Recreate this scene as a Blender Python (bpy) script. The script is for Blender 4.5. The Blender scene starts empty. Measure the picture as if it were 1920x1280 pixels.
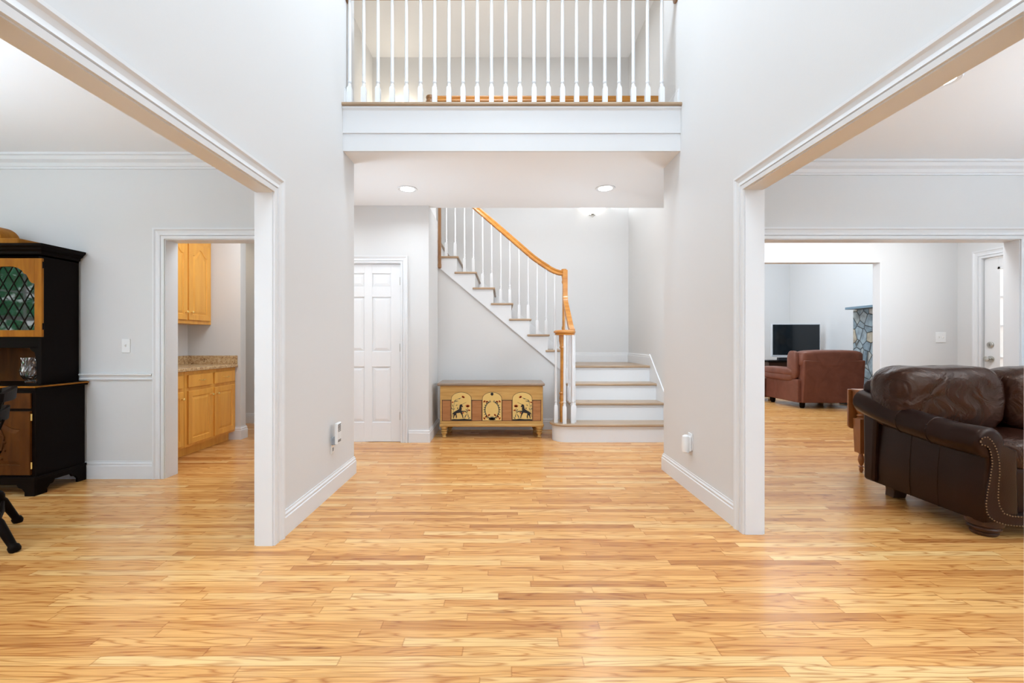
import bpy, bmesh, math, random
from mathutils import Vector, Matrix
random.seed(7)
sc = bpy.context.scene
COL = sc.collection
PI = math.pi

# ------------------------------------------------------------------ camera, world, lights, exposure
cd = bpy.data.cameras.new('camera')
cam = bpy.data.objects.new('camera', cd)
COL.objects.link(cam)
cam.location = (0, 0, 1.15)
cam.rotation_euler = (PI/2, 0, 0)
cd.sensor_width = 36
cd.lens = 853/1920*36
cd.shift_x = 18/1920
cd.clip_start = 0.05
sc.camera = cam
vs = sc.view_settings
vs.view_transform = 'Standard'
vs.look = 'None'
vs.gamma = 1
vs.use_curve_mapping = False
vs.exposure = 0.08

w = bpy.data.worlds.new('world')
sc.world = w
w.use_nodes = True
bg = w.node_tree.nodes['Background']
bg.inputs[0].default_value = (0.93, 0.97, 1.0, 1)
bg.inputs[1].default_value = 5.0

def area(name, loc, target, sx, sy, power, col=(1, 1, 1), spread=PI):
    l = bpy.data.lights.new(name, 'AREA')
    l.shape = 'RECTANGLE'
    l.size, l.size_y = sx, sy
    l.energy = power
    l.color = col
    l.spread = spread
    o = bpy.data.objects.new(name, l)
    COL.objects.link(o)
    o.location = loc
    d = Vector(target) - Vector(loc)
    o.rotation_euler = d.to_track_quat('-Z', 'Y').to_euler()
    return o

def point(name, loc, power, col=(1, 1, 1), r=0.05):
    l = bpy.data.lights.new(name, 'POINT')
    l.energy = power
    l.color = col
    l.shadow_soft_size = r
    o = bpy.data.objects.new(name, l)
    COL.objects.link(o)
    o.location = loc
    return o

COOL = (0.74, 0.87, 1.0)
WARM = (1.0, 0.86, 0.68)
ICE = (0.66, 0.83, 1.0)
NEUT = (0.85, 0.925, 1.0)
area('foyer_upper_window_light', (0.08, -0.98, 4.1), (0.08, 4, 2.8), 2.0, 1.6, 20, COOL)
area('foyer_front_fill', (0.08, -0.98, 1.25), (0.08, 4, 0.9), 2.2, 2.0, 19, COOL)  # added fill toward deep front-facing surfaces, no entry opening modelled
area('foyer_overhead_fill', (0.08, 0.4, 5.35), (0.08, 0.8, 0), 1.4, 1.4, 64, COOL)  # added overhead fill, no chandelier hangs here
area('foyer_wall_fill', (0.08, 3.2, 5.38), (0.08, 1.9, 0), 1.6, 0.7, 72, COOL)  # added fill for the upper foyer walls, sparing the balcony fascia
area('dining_front_fill', (-3.6, -0.95, 1.5), (-3.4, 4, 0.9), 1.8, 1.5, 31, NEUT)  # added front fill in place of an unseen window
area('dining_ceiling_fill', (-3.7, 0.9, 1.2), (-3.7, 0.95, 2.7), 0.9, 0.9, 105, ICE, math.radians(140))  # unseen helper aimed up to brighten the dining ceiling
area('living_front_fill', (4.0, -0.95, 1.6), (3.6, 4, 1.0), 2.0, 1.5, 14, NEUT)  # fill added on the front side, no window built there
area('living_ceiling_fill', (4.6, 0.7, 1.2), (4.5, 0.8, 2.7), 0.9, 0.9, 165, ICE, math.radians(140))  # helper area light added to lift the living room ceiling
area('passage_wall_fill', (3.6, 4.22, 2.40), (3.7, 5.1, 0.7), 2.2, 0.25, 24, NEUT)  # added behind the header to light the passage wall evenly
area('family_overhead_fill', (4.6, 8.2, 4.1), (4.6, 8.2, 0), 3.0, 3.0, 150, COOL)  # fill added under the ceiling, the slab has no skylight
area('family_side_fill', (2.2, 8.2, 1.9), (7, 8.6, 1.4), 2.6, 1.8, 50, COOL)  # added side fill standing for unseen family room windows
area('pantry_fill', (-2.5, 4.6, 2.62), (-2.7, 4.6, 0), 0.9, 0.9, 20, NEUT)  # added fill over the pantry, no fixture modelled
area('passage_rear_light', (-4.0, 5.95, 2.6), (-4.0, 5.95, 0), 0.5, 0.5, 5, WARM)
area('hall_side_fill', (-2.0, 4.22, 0.9), (-0.5, 4.4, 2.7), 0.4, 0.4, 6.0, ICE, math.radians(100))  # helper hidden behind the left wall, added to brighten the hall ceiling
area('hall_nook_fill', (1.74, 4.4, 0.9), (0.6, 4.45, 2.7), 0.3, 0.3, 3.2, ICE, math.radians(100))  # added out of view in the nook to lift the hall ceiling
area('stair_nook_fill', (1.74, 4.3, 1.7), (0.6, 6.0, 0.5), 0.4, 0.5, 15, COOL)  # hidden helper added to brighten risers and stair side wall
area('stairwell_fill', (0.5, 5.42, 2.93), (0.6, 7.0, 1.2), 2.0, 0.2, 14, (0.95, 0.97, 1.0))  # added fill tucked behind the ceiling edge, lights the lower back wall
area('stairwell_top_light', (0.5, 5.7, 5.35), (0.6, 6.2, 0), 1.8, 0.6, 12, NEUT)
area('upper_hall_light', (-0.3, 4.5, 4.2), (-0.3, 5.2, 5.6), 0.9, 0.6, 13, WARM)
point('upper_lamp_light', (-1.55, 6.84, 4.68), 7, (1.0, 0.88, 0.70), 0.06)

sun = bpy.data.lights.new('sun', 'SUN')
sun.energy = 12
sun.angle = 0.02
so = bpy.data.objects.new('sun', sun)
COL.objects.link(so)
so.rotation_euler = Vector((-0.25, 1.0, -0.85)).to_track_quat('-Z', 'Y').to_euler()

# ------------------------------------------------------------------ materials
def nm(name):
    m = bpy.data.materials.new(name)
    m.use_nodes = True
    nt = m.node_tree
    return m, nt, nt.nodes['Principled BSDF']

def N(nt, t, **kw):
    n = nt.nodes.new(t)
    for k, v in kw.items():
        setattr(n, k, v)
    return n

def paint(name, col, rough=0.55, bump=0.02, spec=0.3, metal=0.0, coat=0.0):
    m, nt, b = nm(name)
    b.inputs['Base Color'].default_value = (*col, 1)
    b.inputs['Roughness'].default_value = rough
    b.inputs['Specular IOR Level'].default_value = spec
    b.inputs['Metallic'].default_value = metal
    b.inputs['Coat Weight'].default_value = coat
    if bump:
        tc = N(nt, 'ShaderNodeTexCoord')
        no = N(nt, 'ShaderNodeTexNoise')
        no.inputs['Scale'].default_value = 140
        no.inputs['Detail'].default_value = 2
        bp = N(nt, 'ShaderNodeBump')
        bp.inputs['Strength'].default_value = bump
        bp.inputs['Distance'].default_value = 0.01
        nt.links.new(tc.outputs['Object'], no.inputs['Vector'])
        nt.links.new(no.outputs['Fac'], bp.inputs['Height'])
        nt.links.new(bp.outputs['Normal'], b.inputs['Normal'])
    return m

def ramp(nt, stops):
    r = N(nt, 'ShaderNodeValToRGB')
    e = r.color_ramp.elements
    while len(e) > 1:
        e.remove(e[-1])
    e[0].position = stops[0][0]
    e[0].color = (*stops[0][1], 1)
    for p, c in stops[1:]:
        x = e.new(p)
        x.color = (*c, 1)
    return r

def wood(name, c1, c2, stretch=(1.5, 22, 22), rough=0.35, coat=0.2, contrast=(0.3, 0.7), spec=0.5):
    m, nt, b = nm(name)
    b.inputs['Specular IOR Level'].default_value = spec
    tc = N(nt, 'ShaderNodeTexCoord')
    mp = N(nt, 'ShaderNodeMapping')
    mp.inputs['Scale'].default_value = stretch
    no = N(nt, 'ShaderNodeTexNoise')
    no.inputs['Scale'].default_value = 1.6
    no.inputs['Detail'].default_value = 6
    no.inputs['Distortion'].default_value = 0.6
    r = ramp(nt, [(contrast[0], c2), (contrast[1], c1)])
    nt.links.new(tc.outputs['Object'], mp.inputs['Vector'])
    nt.links.new(mp.outputs['Vector'], no.inputs['Vector'])
    nt.links.new(no.outputs['Fac'], r.inputs['Fac'])
    nt.links.new(r.outputs['Color'], b.inputs['Base Color'])
    b.inputs['Roughness'].default_value = rough
    b.inputs['Coat Weight'].default_value = coat
    b.inputs['Coat Roughness'].default_value = 0.2
    return m

def leather(name, c1, c2, rough=0.33, scale=5, strength=0.35, spec=0.4):
    m, nt, b = nm(name)
    tc = N(nt, 'ShaderNodeTexCoord')
    no = N(nt, 'ShaderNodeTexNoise')
    no.inputs['Scale'].default_value = scale
    no.inputs['Detail'].default_value = 3
    no.inputs['Distortion'].default_value = 1.2
    fine = N(nt, 'ShaderNodeTexVoronoi')
    fine.inputs['Scale'].default_value = 220
    r = ramp(nt, [(0.3, c2), (0.7, c1)])
    bp = N(nt, 'ShaderNodeBump')
    bp.inputs['Strength'].default_value = strength
    bp.inputs['Distance'].default_value = 0.03
    bp2 = N(nt, 'ShaderNodeBump')
    bp2.inputs['Strength'].default_value = 0.08
    bp2.inputs['Distance'].default_value = 0.004
    for n in (no, fine):
        nt.links.new(tc.outputs['Object'], n.inputs['Vector'])
    nt.links.new(no.outputs['Fac'], r.inputs['Fac'])
    nt.links.new(r.outputs['Color'], b.inputs['Base Color'])
    nt.links.new(no.outputs['Fac'], bp.inputs['Height'])
    nt.links.new(fine.outputs['Distance'], bp2.inputs['Height'])
    nt.links.new(bp.outputs['Normal'], bp2.inputs['Normal'])
    nt.links.new(bp2.outputs['Normal'], b.inputs['Normal'])
    b.inputs['Roughness'].default_value = rough
    b.inputs['Specular IOR Level'].default_value = spec
    b.inputs['Specular Tint'].default_value = (1.0, 0.72, 0.55, 1)
    return m

def emis(name, col, s):
    m, nt, b = nm(name)
    b.inputs['Base Color'].default_value = (*col, 1)
    b.inputs['Emission Color'].default_value = (*col, 1)
    b.inputs['Emission Strength'].default_value = s
    return m

def clearglass(name, rough=0.02, tint=(1, 1, 1), ior=1.5):
    m, nt, b = nm(name)
    nt.nodes.remove(b)
    out = nt.nodes['Material Output']
    tr = N(nt, 'ShaderNodeBsdfTransparent')
    tr.inputs[0].default_value = (*tint, 1)
    gl = N(nt, 'ShaderNodeBsdfGlossy')
    gl.inputs['Roughness'].default_value = rough
    fr = N(nt, 'ShaderNodeFresnel')
    fr.inputs['IOR'].default_value = ior
    mx = N(nt, 'ShaderNodeMixShader')
    ge = N(nt, 'ShaderNodeNewGeometry')
    inv = N(nt, 'ShaderNodeMath', operation='SUBTRACT')
    inv.inputs[0].default_value = 1.0
    nt.links.new(ge.outputs['Backfacing'], inv.inputs[1])
    mu = N(nt, 'ShaderNodeMath', operation='MULTIPLY')
    nt.links.new(fr.outputs[0], mu.inputs[0])
    nt.links.new(inv.outputs[0], mu.inputs[1])
    nt.links.new(mu.outputs[0], mx.inputs[0])
    nt.links.new(tr.outputs[0], mx.inputs[1])
    nt.links.new(gl.outputs[0], mx.inputs[2])
    nt.links.new(mx.outputs[0], out.inputs[0])
    return m

def floor_material():
    m, nt, b = nm('oak_strip_floor')
    L = nt.links.new
    def math_(op, a, bb=None, c=None):
        n = N(nt, 'ShaderNodeMath', operation=op)
        for i, v in enumerate((a, bb, c)):
            if v is None:
                continue
            if isinstance(v, (int, float)):
                n.inputs[i].default_value = v
            else:
                L(v, n.inputs[i])
        return n.outputs[0]
    def comb(a, bb, c):
        n = N(nt, 'ShaderNodeCombineXYZ')
        for i, v in enumerate((a, bb, c)):
            if isinstance(v, (int, float)):
                n.inputs[i].default_value = v
            else:
                L(v, n.inputs[i])
        return n.outputs[0]
    def wn(v, dim='2D'):
        n = N(nt, 'ShaderNodeTexWhiteNoise', noise_dimensions=dim)
        if dim == '1D':
            L(v, n.inputs['W'])
        else:
            L(v, n.inputs['Vector'])
        return n
    tc = N(nt, 'ShaderNodeTexCoord')
    sp = N(nt, 'ShaderNodeSeparateXYZ')
    L(tc.outputs['Object'], sp.inputs[0])
    x, y = sp.outputs[0], sp.outputs[1]
    W = 0.052
    yr = math_('DIVIDE', y, W)
    row = math_('FLOOR', yr)
    fy = math_('SUBTRACT', yr, row)
    r1 = wn(row, '1D')
    sc_ = N(nt, 'ShaderNodeSeparateColor')
    L(r1.outputs['Color'], sc_.inputs[0])
    ln = math_('MULTIPLY_ADD', sc_.outputs[0], 0.7, 0.5)
    xo = math_('MULTIPLY_ADD', sc_.outputs[1], 9.0, x)
    xl = math_('DIVIDE', xo, ln)
    pid = math_('FLOOR', xl)
    fx = math_('MULTIPLY', math_('SUBTRACT', xl, pid), ln)
    pr = wn(comb(row, pid, 0.0), '2D')
    ps = N(nt, 'ShaderNodeSeparateColor')
    L(pr.outputs['Color'], ps.inputs[0])
    p0, p1, p2 = ps.outputs
    base = ramp(nt, [(0.0, (0.48, 0.195, 0.05)), (0.10, (0.64, 0.295, 0.085)), (0.5, (0.75, 0.385, 0.12)), (0.85, (0.78, 0.43, 0.15)), (1.0, (0.82, 0.52, 0.22))])
    L(p0, base.inputs['Fac'])
    # broad cathedral figure
    v1 = comb(math_('MULTIPLY_ADD', x, 1.1, math_('MULTIPLY', p1, 40.0)), math_('MULTIPLY_ADD', y, 13.0, math_('MULTIPLY', p2, 30.0)), 0.0)
    n1 = N(nt, 'ShaderNodeTexNoise')
    n1.inputs['Scale'].default_value = 1.0
    n1.inputs['Detail'].default_value = 2.0
    L(v1, n1.inputs['Vector'])
    rings = math_('FRACT', math_('MULTIPLY', n1.outputs['Fac'], 11.0))
    rr = ramp(nt, [(0.0, (0.66, 0.48, 0.34)), (0.16, (0.98, 0.96, 0.94)), (0.45, (1.04, 1.04, 1.04)), (0.8, (1, 1, 1)), (1.0, (0.66, 0.48, 0.34))])
    L(rings, rr.inputs['Fac'])
    v2 = comb(math_('MULTIPLY_ADD', x, 5.0, math_('MULTIPLY', p1, 40.0)), math_('MULTIPLY', y, 260.0), p2)
    n2 = N(nt, 'ShaderNodeTexNoise')
    n2.inputs['Scale'].default_value = 1.0
    n2.inputs['Detail'].default_value = 3.0
    L(v2, n2.inputs['Vector'])
    fr = ramp(nt, [(0.28, (0.72, 0.62, 0.54)), (0.5, (1.0, 1.0, 1.0)), (0.75, (1.06, 1.07, 1.08))])
    L(n2.outputs['Fac'], fr.inputs['Fac'])
    # dark mineral streaks on some boards
    v3 = comb(math_('MULTIPLY_ADD', x, 2.2, math_('MULTIPLY', p2, 60.0)), math_('MULTIPLY', y, 30.0), 4.0)
    n3 = N(nt, 'ShaderNodeTexNoise')
    n3.inputs['Scale'].default_value = 1.0
    n3.inputs['Detail'].default_value = 4.0
    n3.inputs['Distortion'].default_value = 0.8
    L(v3, n3.inputs['Vector'])
    sr = ramp(nt, [(0.27, (0.50, 0.38, 0.30)), (0.36, (1, 1, 1))])
    L(n3.outputs['Fac'], sr.inputs['Fac'])
    def mul(a, bb, f=1.0):
        n = N(nt, 'ShaderNodeMix', data_type='RGBA', blend_type='MULTIPLY')
        n.inputs[0].default_value = f
        L(a, n.inputs[6])
        L(bb, n.inputs[7])
        return n.outputs[2]
    c = mul(base.outputs[0], rr.outputs[0], 0.95)
    c = mul(c, fr.outputs[0], 1.0)
    c = mul(c, sr.outputs[0], 0.9)
    # seams
    ey = math_('MULTIPLY', math_('MINIMUM', fy, math_('SUBTRACT', 1.0, fy)), W)
    ex = math_('MINIMUM', fx, math_('SUBTRACT', ln, fx))
    ed = math_('MINIMUM', ey, ex)
    seam = ramp(nt, [(0.0, (0.60, 0.46, 0.34)), (0.0009, (1, 1, 1))])
    L(ed, seam.inputs['Fac'])
    c = mul(c, seam.outputs[0], 0.8)
    L(c, b.inputs['Base Color'])
    b.inputs['Roughness'].default_value = 0.27
    b.inputs['Specular IOR Level'].default_value = 0.45
    b.inputs['Coat Weight'].default_value = 0.10
    b.inputs['Coat Roughness'].default_value = 0.12
    bp = N(nt, 'ShaderNodeBump')
    bp.inputs['Strength'].default_value = 0.06
    bp.inputs['Distance'].default_value = 0.01
    L(n2.outputs['Fac'], bp.inputs['Height'])
    L(bp.outputs['Normal'], b.inputs['Normal'])
    return m

def granite_material():
    m, nt, b = nm('tan_granite')
    tc = N(nt, 'ShaderNodeTexCoord')
    v = N(nt, 'ShaderNodeTexVoronoi')
    v.inputs['Scale'].default_value = 85
    no = N(nt, 'ShaderNodeTexNoise')
    no.inputs['Scale'].default_value = 26
    no.inputs['Detail'].default_value = 5
    mx = N(nt, 'ShaderNodeMath', operation='MULTIPLY_ADD')
    mx.inputs[1].default_value = 0.5
    r = ramp(nt, [(0.24, (0.20, 0.11, 0.06)), (0.36, (0.44, 0.27, 0.13)), (0.60, (0.58, 0.39, 0.20)), (0.85, (0.66, 0.50, 0.30))])
    sp = N(nt, 'ShaderNodeSeparateColor')
    nt.links.new(tc.outputs['Object'], v.inputs['Vector'])
    nt.links.new(tc.outputs['Object'], no.inputs['Vector'])
    nt.links.new(v.outputs['Color'], sp.inputs[0])
    nt.links.new(sp.outputs[0], mx.inputs[0])
    half = N(nt, 'ShaderNodeMath', operation='MULTIPLY')
    half.inputs[1].default_value = 0.62
    nt.links.new(no.outputs['Fac'], half.inputs[0])
    nt.links.new(half.outputs[0], mx.inputs[2])
    nt.links.new(mx.outputs[0], r.inputs['Fac'])
    nt.links.new(r.outputs[0], b.inputs['Base Color'])
    b.inputs['Roughness'].default_value = 0.2
    return m

def stone_material():
    m, nt, b = nm('fieldstone')
    tc = N(nt, 'ShaderNodeTexCoord')
    mp = N(nt, 'ShaderNodeMapping')
    mp.inputs['Scale'].default_value = (1, 1, 0.75)
    v = N(nt, 'ShaderNodeTexVoronoi')
    v.inputs['Scale'].default_value = 6.5
    e = N(nt, 'ShaderNodeTexVoronoi', feature='DISTANCE_TO_EDGE')
    e.inputs['Scale'].default_value = 6.5
    no = N(nt, 'ShaderNodeTexNoise')
    no.inputs['Scale'].default_value = 14
    no.inputs['Detail'].default_value = 5
    sp = N(nt, 'ShaderNodeSeparateColor')
    r = ramp(nt, [(0.0, (0.17, 0.23, 0.27)), (0.3, (0.30, 0.37, 0.40)), (0.5, (0.46, 0.46, 0.42)), (0.68, (0.50, 0.42, 0.30)), (0.8, (0.24, 0.33, 0.38)), (1.0, (0.60, 0.58, 0.53))])
    er = ramp(nt, [(0.0, (0.35, 0.33, 0.31)), (0.05, (1, 1, 1))])
    nr = ramp(nt, [(0.3, (0.6, 0.6, 0.6)), (0.7, (1.1, 1.1, 1.1))])
    L = nt.links.new
    L(tc.outputs['Object'], mp.inputs['Vector'])
    for n in (v, e, no):
        L(mp.outputs['Vector'], n.inputs['Vector'])
    L(v.outputs['Color'], sp.inputs[0])
    L(sp.outputs[0], r.inputs['Fac'])
    L(e.outputs['Distance'], er.inputs['Fac'])
    L(no.outputs['Fac'], nr.inputs['Fac'])
    a = N(nt, 'ShaderNodeMix', data_type='RGBA', blend_type='MULTIPLY')
    a.inputs[0].default_value = 1
    L(r.outputs[0], a.inputs[6])
    L(er.outputs[0], a.inputs[7])
    a2 = N(nt, 'ShaderNodeMix', data_type='RGBA', blend_type='MULTIPLY')
    a2.inputs[0].default_value = 1
    L(a.outputs[2], a2.inputs[6])
    L(nr.outputs[0], a2.inputs[7])
    L(a2.outputs[2], b.inputs['Base Color'])
    bp = N(nt, 'ShaderNodeBump')
    bp.inputs['Strength'].default_value = 0.8
    bp.inputs['Distance'].default_value = 0.05
    L(er.outputs[0], bp.inputs['Height'])
    L(bp.outputs['Normal'], b.inputs['Normal'])
    b.inputs['Roughness'].default_value = 0.75
    return m

M_WALL = paint('wall_paint_light_grey', (0.70, 0.695, 0.685), 0.6, 0.03)
M_CEIL = paint('ceiling_paint_white', (0.87, 0.87, 0.865), 0.7, 0.02)
M_TRIM = paint('trim_paint_white', (0.755, 0.76, 0.765), 0.35, 0.0, 0.4)
M_DOOR = paint('door_paint_white', (0.80, 0.80, 0.80), 0.4, 0.0, 0.4)
M_FLOOR = floor_material()
M_TREAD = wood('tread_oak', (0.46, 0.32, 0.20), (0.33, 0.22, 0.13), (1.5, 20, 20))
M_RAIL = wood('rail_oak', (0.62, 0.27, 0.045), (0.46, 0.17, 0.025), (3, 14, 14), 0.25, 0.4)
M_RAILDK = wood('rail_oak_brown', (0.33, 0.16, 0.06), (0.22, 0.10, 0.035), (8, 8, 3), 0.3, 0.3)
M_MAPLE = wood('honey_maple', (0.80, 0.40, 0.07), (0.68, 0.30, 0.045), (10, 10, 1.2), 0.4, 0.1)
M_BLACK = paint('black_painted_wood', (0.0045, 0.002, 0.0012), 0.5, 0.02, 0.07)
M_HUTCHW = wood('hutch_pine', (0.38, 0.145, 0.010), (0.26, 0.085, 0.006), (9, 9, 2), 0.5, 0.0, (0.3, 0.7), 0.15)
M_HUTCHD = wood('hutch_dark_panel', (0.105, 0.034, 0.005), (0.055, 0.016, 0.003), (9, 9, 2), 0.5, 0.0, (0.3, 0.7), 0.1)
M_CHEST = wood('chest_mustard_paint', (0.60, 0.36, 0.11), (0.47, 0.25, 0.06), (2, 16, 26), 0.5, 0.1)
M_CHESTR = wood('chest_russet_paint', (0.45, 0.20, 0.065), (0.34, 0.13, 0.04), (3, 12, 26), 0.55, 0.05)
M_CHESTP = paint('chest_cream_panel', (0.72, 0.50, 0.17), 0.5, 0.02)
M_CHESTL = wood('chest_lid_worn', (0.33, 0.24, 0.17), (0.22, 0.15, 0.10), (2, 20, 20), 0.35, 0.2)
M_INK = paint('painted_black_figure', (0.018, 0.016, 0.018), 0.5, 0)
M_GREENP = paint('painted_dark_green', (0.07, 0.085, 0.07), 0.5, 0)
M_REDP = paint('painted_red', (0.55, 0.10, 0.03), 0.5, 0)
M_BRASS = paint('polished_brass', (0.85, 0.60, 0.20), 0.25, 0, 0.5, 0.55)
M_NAIL = paint('antique_nailhead', (0.30, 0.20, 0.12), 0.35, 0, 0.5, 1.0)
M_NICKEL = paint('satin_nickel', (0.55, 0.54, 0.50), 0.3, 0, 0.5, 1.0)
M_GRANITE = granite_material()
M_STONE = stone_material()
M_SLATE = paint('slate_mantel', (0.16, 0.23, 0.28), 0.5, 0.05)
M_SOFA = leather('dark_brown_leather', (0.032, 0.0095, 0.005), (0.019, 0.0055, 0.003), 0.23, 6, 0.6)
M_SOFA2 = leather('dark_brown_smooth_leather', (0.016, 0.0048, 0.0038), (0.010, 0.0030, 0.0024), 0.30, 3, 0.05, 0.28)
M_TAN = leather('chestnut_leather', (0.175, 0.062, 0.040), (0.135, 0.045, 0.028), 0.40, 5, 0.15)
M_CHERRY = wood('cherry_wood', (0.36, 0.13, 0.03), (0.24, 0.075, 0.018), (10, 10, 2), 0.3, 0.3)
M_WALNUT = wood('walnut', (0.085, 0.034, 0.016), (0.045, 0.018, 0.009), (2, 14, 14), 0.4, 0.1, (0.3, 0.7), 0.3)
M_SCREEN = paint('black_screen', (0.006, 0.009, 0.012), 0.08, 0, 0.5)
M_SILVER = paint('silver_bezel', (0.62, 0.64, 0.66), 0.35, 0, 0.5)
M_DARK = paint('dark_plastic', (0.02, 0.022, 0.026), 0.4, 0)
M_GREYP = paint('grey_plastic', (0.34, 0.36, 0.39), 0.5, 0)
M_WHITEP = paint('white_plastic', (0.82, 0.82, 0.81), 0.35, 0)
M_GLASS = clearglass('clear_glass')
M_OLDGLASS = clearglass('smoky_glass', 0.03, (0.6, 0.56, 0.48), 1.7)
M_LAMP = emis('lamp_lens', (1, 0.97, 0.92), 9)
M_SHADE = emis('frosted_shade', (1, 0.97, 0.92), 2.6)
M_LEAD = paint('lead_came', (0.012, 0.008, 0.005), 0.6, 0, 0.05, 0.0)
M_LEAF = paint('hedge_leaf', (0.14, 0.50, 0.30), 0.6, 0)
M_CRYSTAL, _nt, _b = nm('cut_crystal')
_b.inputs['Base Color'].default_value = (0.96, 0.96, 0.97, 1)
_b.inputs['Transmission Weight'].default_value = 1.0
_b.inputs['Roughness'].default_value = 0.03
_b.inputs['IOR'].default_value = 1.55

# ------------------------------------------------------------------ mesh helpers
def V(*a):
    return Vector(a)

class MB:
    def __init__(self):
        self.bm = bmesh.new()
        self.smooth = False

    def box(self, x0, x1, y0, y1, z0, z1):
        bm = self.bm
        v = [bm.verts.new((x, y, z)) for x in (x0, x1) for y in (y0, y1) for z in (z0, z1)]
        for f in ((0, 1, 3, 2), (4, 6, 7, 5), (0, 4, 5, 1), (2, 3, 7, 6), (0, 2, 6, 4), (1, 5, 7, 3)):
            bm.faces.new([v[i] for i in f])
        return self

    def prism(self, pts, axis, a0, a1):
        """polygon pts in the two other axes (in xyz order), extruded a0..a1 along axis"""
        bm = self.bm
        def mk(p, a):
            if axis == 'x':
                return (a, p[0], p[1])
            if axis == 'y':
                return (p[0], a, p[1])
            return (p[0], p[1], a)
        A = [bm.verts.new(mk(p, a0)) for p in pts]
        B = [bm.verts.new(mk(p, a1)) for p in pts]
        n = len(pts)
        bm.faces.new(A)
        bm.faces.new(B[::-1])
        for i in range(n):
            bm.faces.new((A[i], B[i], B[(i+1) % n], A[(i+1) % n]))
        return self

    def grid(self, rings, closed=True, cap=True):
        bm = self.bm
        R = [[bm.verts.new(p) for p in r] for r in rings]
        n = len(R[0])
        for a, b in zip(R, R[1:]):
            for i in range(n if closed else n-1):
                j = (i+1) % n
                bm.faces.new((a[i], a[j], b[j], b[i]))
        if cap:
            for r in (R[0][::-1], R[-1]):
                try:
                    bm.faces.new(r)
                except ValueError:
                    pass
        return self

    def lathe(self, prof, c, seg=20, axis='z', a0=0.0, a1=2*PI):
        full = abs(a1-a0-2*PI) < 1e-6
        ns = seg if full else seg+1
        rings = []
        for r, h in prof:
            ring = []
            for i in range(ns):
                a = a0+(a1-a0)*i/seg
                p, q = max(r, 1e-4)*math.cos(a), max(r, 1e-4)*math.sin(a)
                if axis == 'z':
                    ring.append((c[0]+p, c[1]+q, c[2]+h))
                elif axis == 'y':
                    ring.append((c[0]+p, c[1]+h, c[2]+q))
                else:
                    ring.append((c[0]+h, c[1]+p, c[2]+q))
            rings.append(ring)
        self.grid(rings, full, full)
        self.smooth = True
        return self

    def sqtaper(self, prof, c, sq=4):
        """square-section vertical post, prof = (halfwidth, z)"""
        rings = []
        for h, z in prof:
            rings.append([(c[0]-h, c[1]-h, c[2]+z), (c[0]+h, c[1]-h, c[2]+z), (c[0]+h, c[1]+h, c[2]+z), (c[0]-h, c[1]+h, c[2]+z)])
        return self.grid(rings)

    def tube(self, path, rad, seg=10):
        path = [Vector(p) for p in path]
        rings = []
        for i, p in enumerate(path):
            t = (path[min(i+1, len(path)-1)] - path[max(i-1, 0)]).normalized()
            ref = V(0, 0, 1) if abs(t.z) < 0.9 else V(1, 0, 0)
            s = t.cross(ref).normalized()
            u = s.cross(t)
            r = rad[i] if isinstance(rad, (list, tuple)) else rad
            rings.append([p+(s*math.cos(2*PI*k/seg)+u*math.sin(2*PI*k/seg))*r for k in range(seg)])
        self.grid(rings)
        self.smooth = True
        return self

    def sweep(self, path, sec, side):
        path = [Vector(p) for p in path]
        side = Vector(side).normalized()
        rings = []
        for i, p in enumerate(path):
            a = (path[i]-path[i-1]).normalized() if i else (path[1]-path[0]).normalized()
            b = (path[i+1]-path[i]).normalized() if i < len(path)-1 else a
            t = (a+b).normalized()
            up = side.cross(t).normalized()
            k = 1/max(0.5, t.dot(a))
            rings.append([p+side*s+up*(u*k) for s, u in sec])
        return self.grid(rings)

    def mold(self, O, S, U, Nn, path, prof):
        """sweep moulding profile (u = away from path in its plane to the left side, w along Nn), mitred"""
        O, S, U, Nn = Vector(O), Vector(S), Vector(U), Vector(Nn)
        rings = []
        n = len(path)
        P = [Vector((p[0], p[1])) for p in path]
        for i in range(n):
            d1 = (P[i]-P[i-1]).normalized() if i else (P[1]-P[0]).normalized()
            d2 = (P[i+1]-P[i]).normalized() if i < n-1 else d1
            n1, n2 = Vector((-d1.y, d1.x)), Vector((-d2.y, d2.x))
            mm = (n1+n2)
            mm = mm/(mm.length_squared/2) if mm.length > 1e-6 else n1
            rings.append([O+S*(P[i].x+mm.x*u)+U*(P[i].y+mm.y*u)+Nn*wv for u, wv in prof])
        return self.grid(rings)

    def pillow(self, c, s, e=0.45, nu=28, nv=18, noise=0.0, seed=0):
        """superellipsoid cushion, half sizes s"""
        rnd = random.Random(seed)
        ph = [rnd.uniform(0, 6) for _ in range(6)]
        def pw(v, k):
            return math.copysign(abs(v)**k, v)
        rings = []
        for j in range(nv+1):
            la = -PI/2+PI*j/nv
            la = max(-PI/2+0.02, min(PI/2-0.02, la))
            ring = []
            for i in range(nu):
                lo = 2*PI*i/nu
                x = pw(math.cos(la), e)*pw(math.cos(lo), e)
                y = pw(math.cos(la), e)*pw(math.sin(lo), e)
                z = pw(math.sin(la), e)
                f = 1+noise*(math.sin(5*x+ph[0])*math.sin(4*z+ph[1])+0.5*math.sin(11*x+ph[2]+3*z)+0.4*math.sin(13*z+ph[3]+5*y))
                ring.append((c[0]+x*s[0]*f, c[1]+y*s[1]*f, c[2]+z*s[2]*f))
            rings.append(ring)
        self.grid(rings)
        self.smooth = True
        return self

def world_loc(o):
    p = Vector((0, 0, 0))
    while o is not None:
        p += o.location
        o = o.parent
    return p

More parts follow.
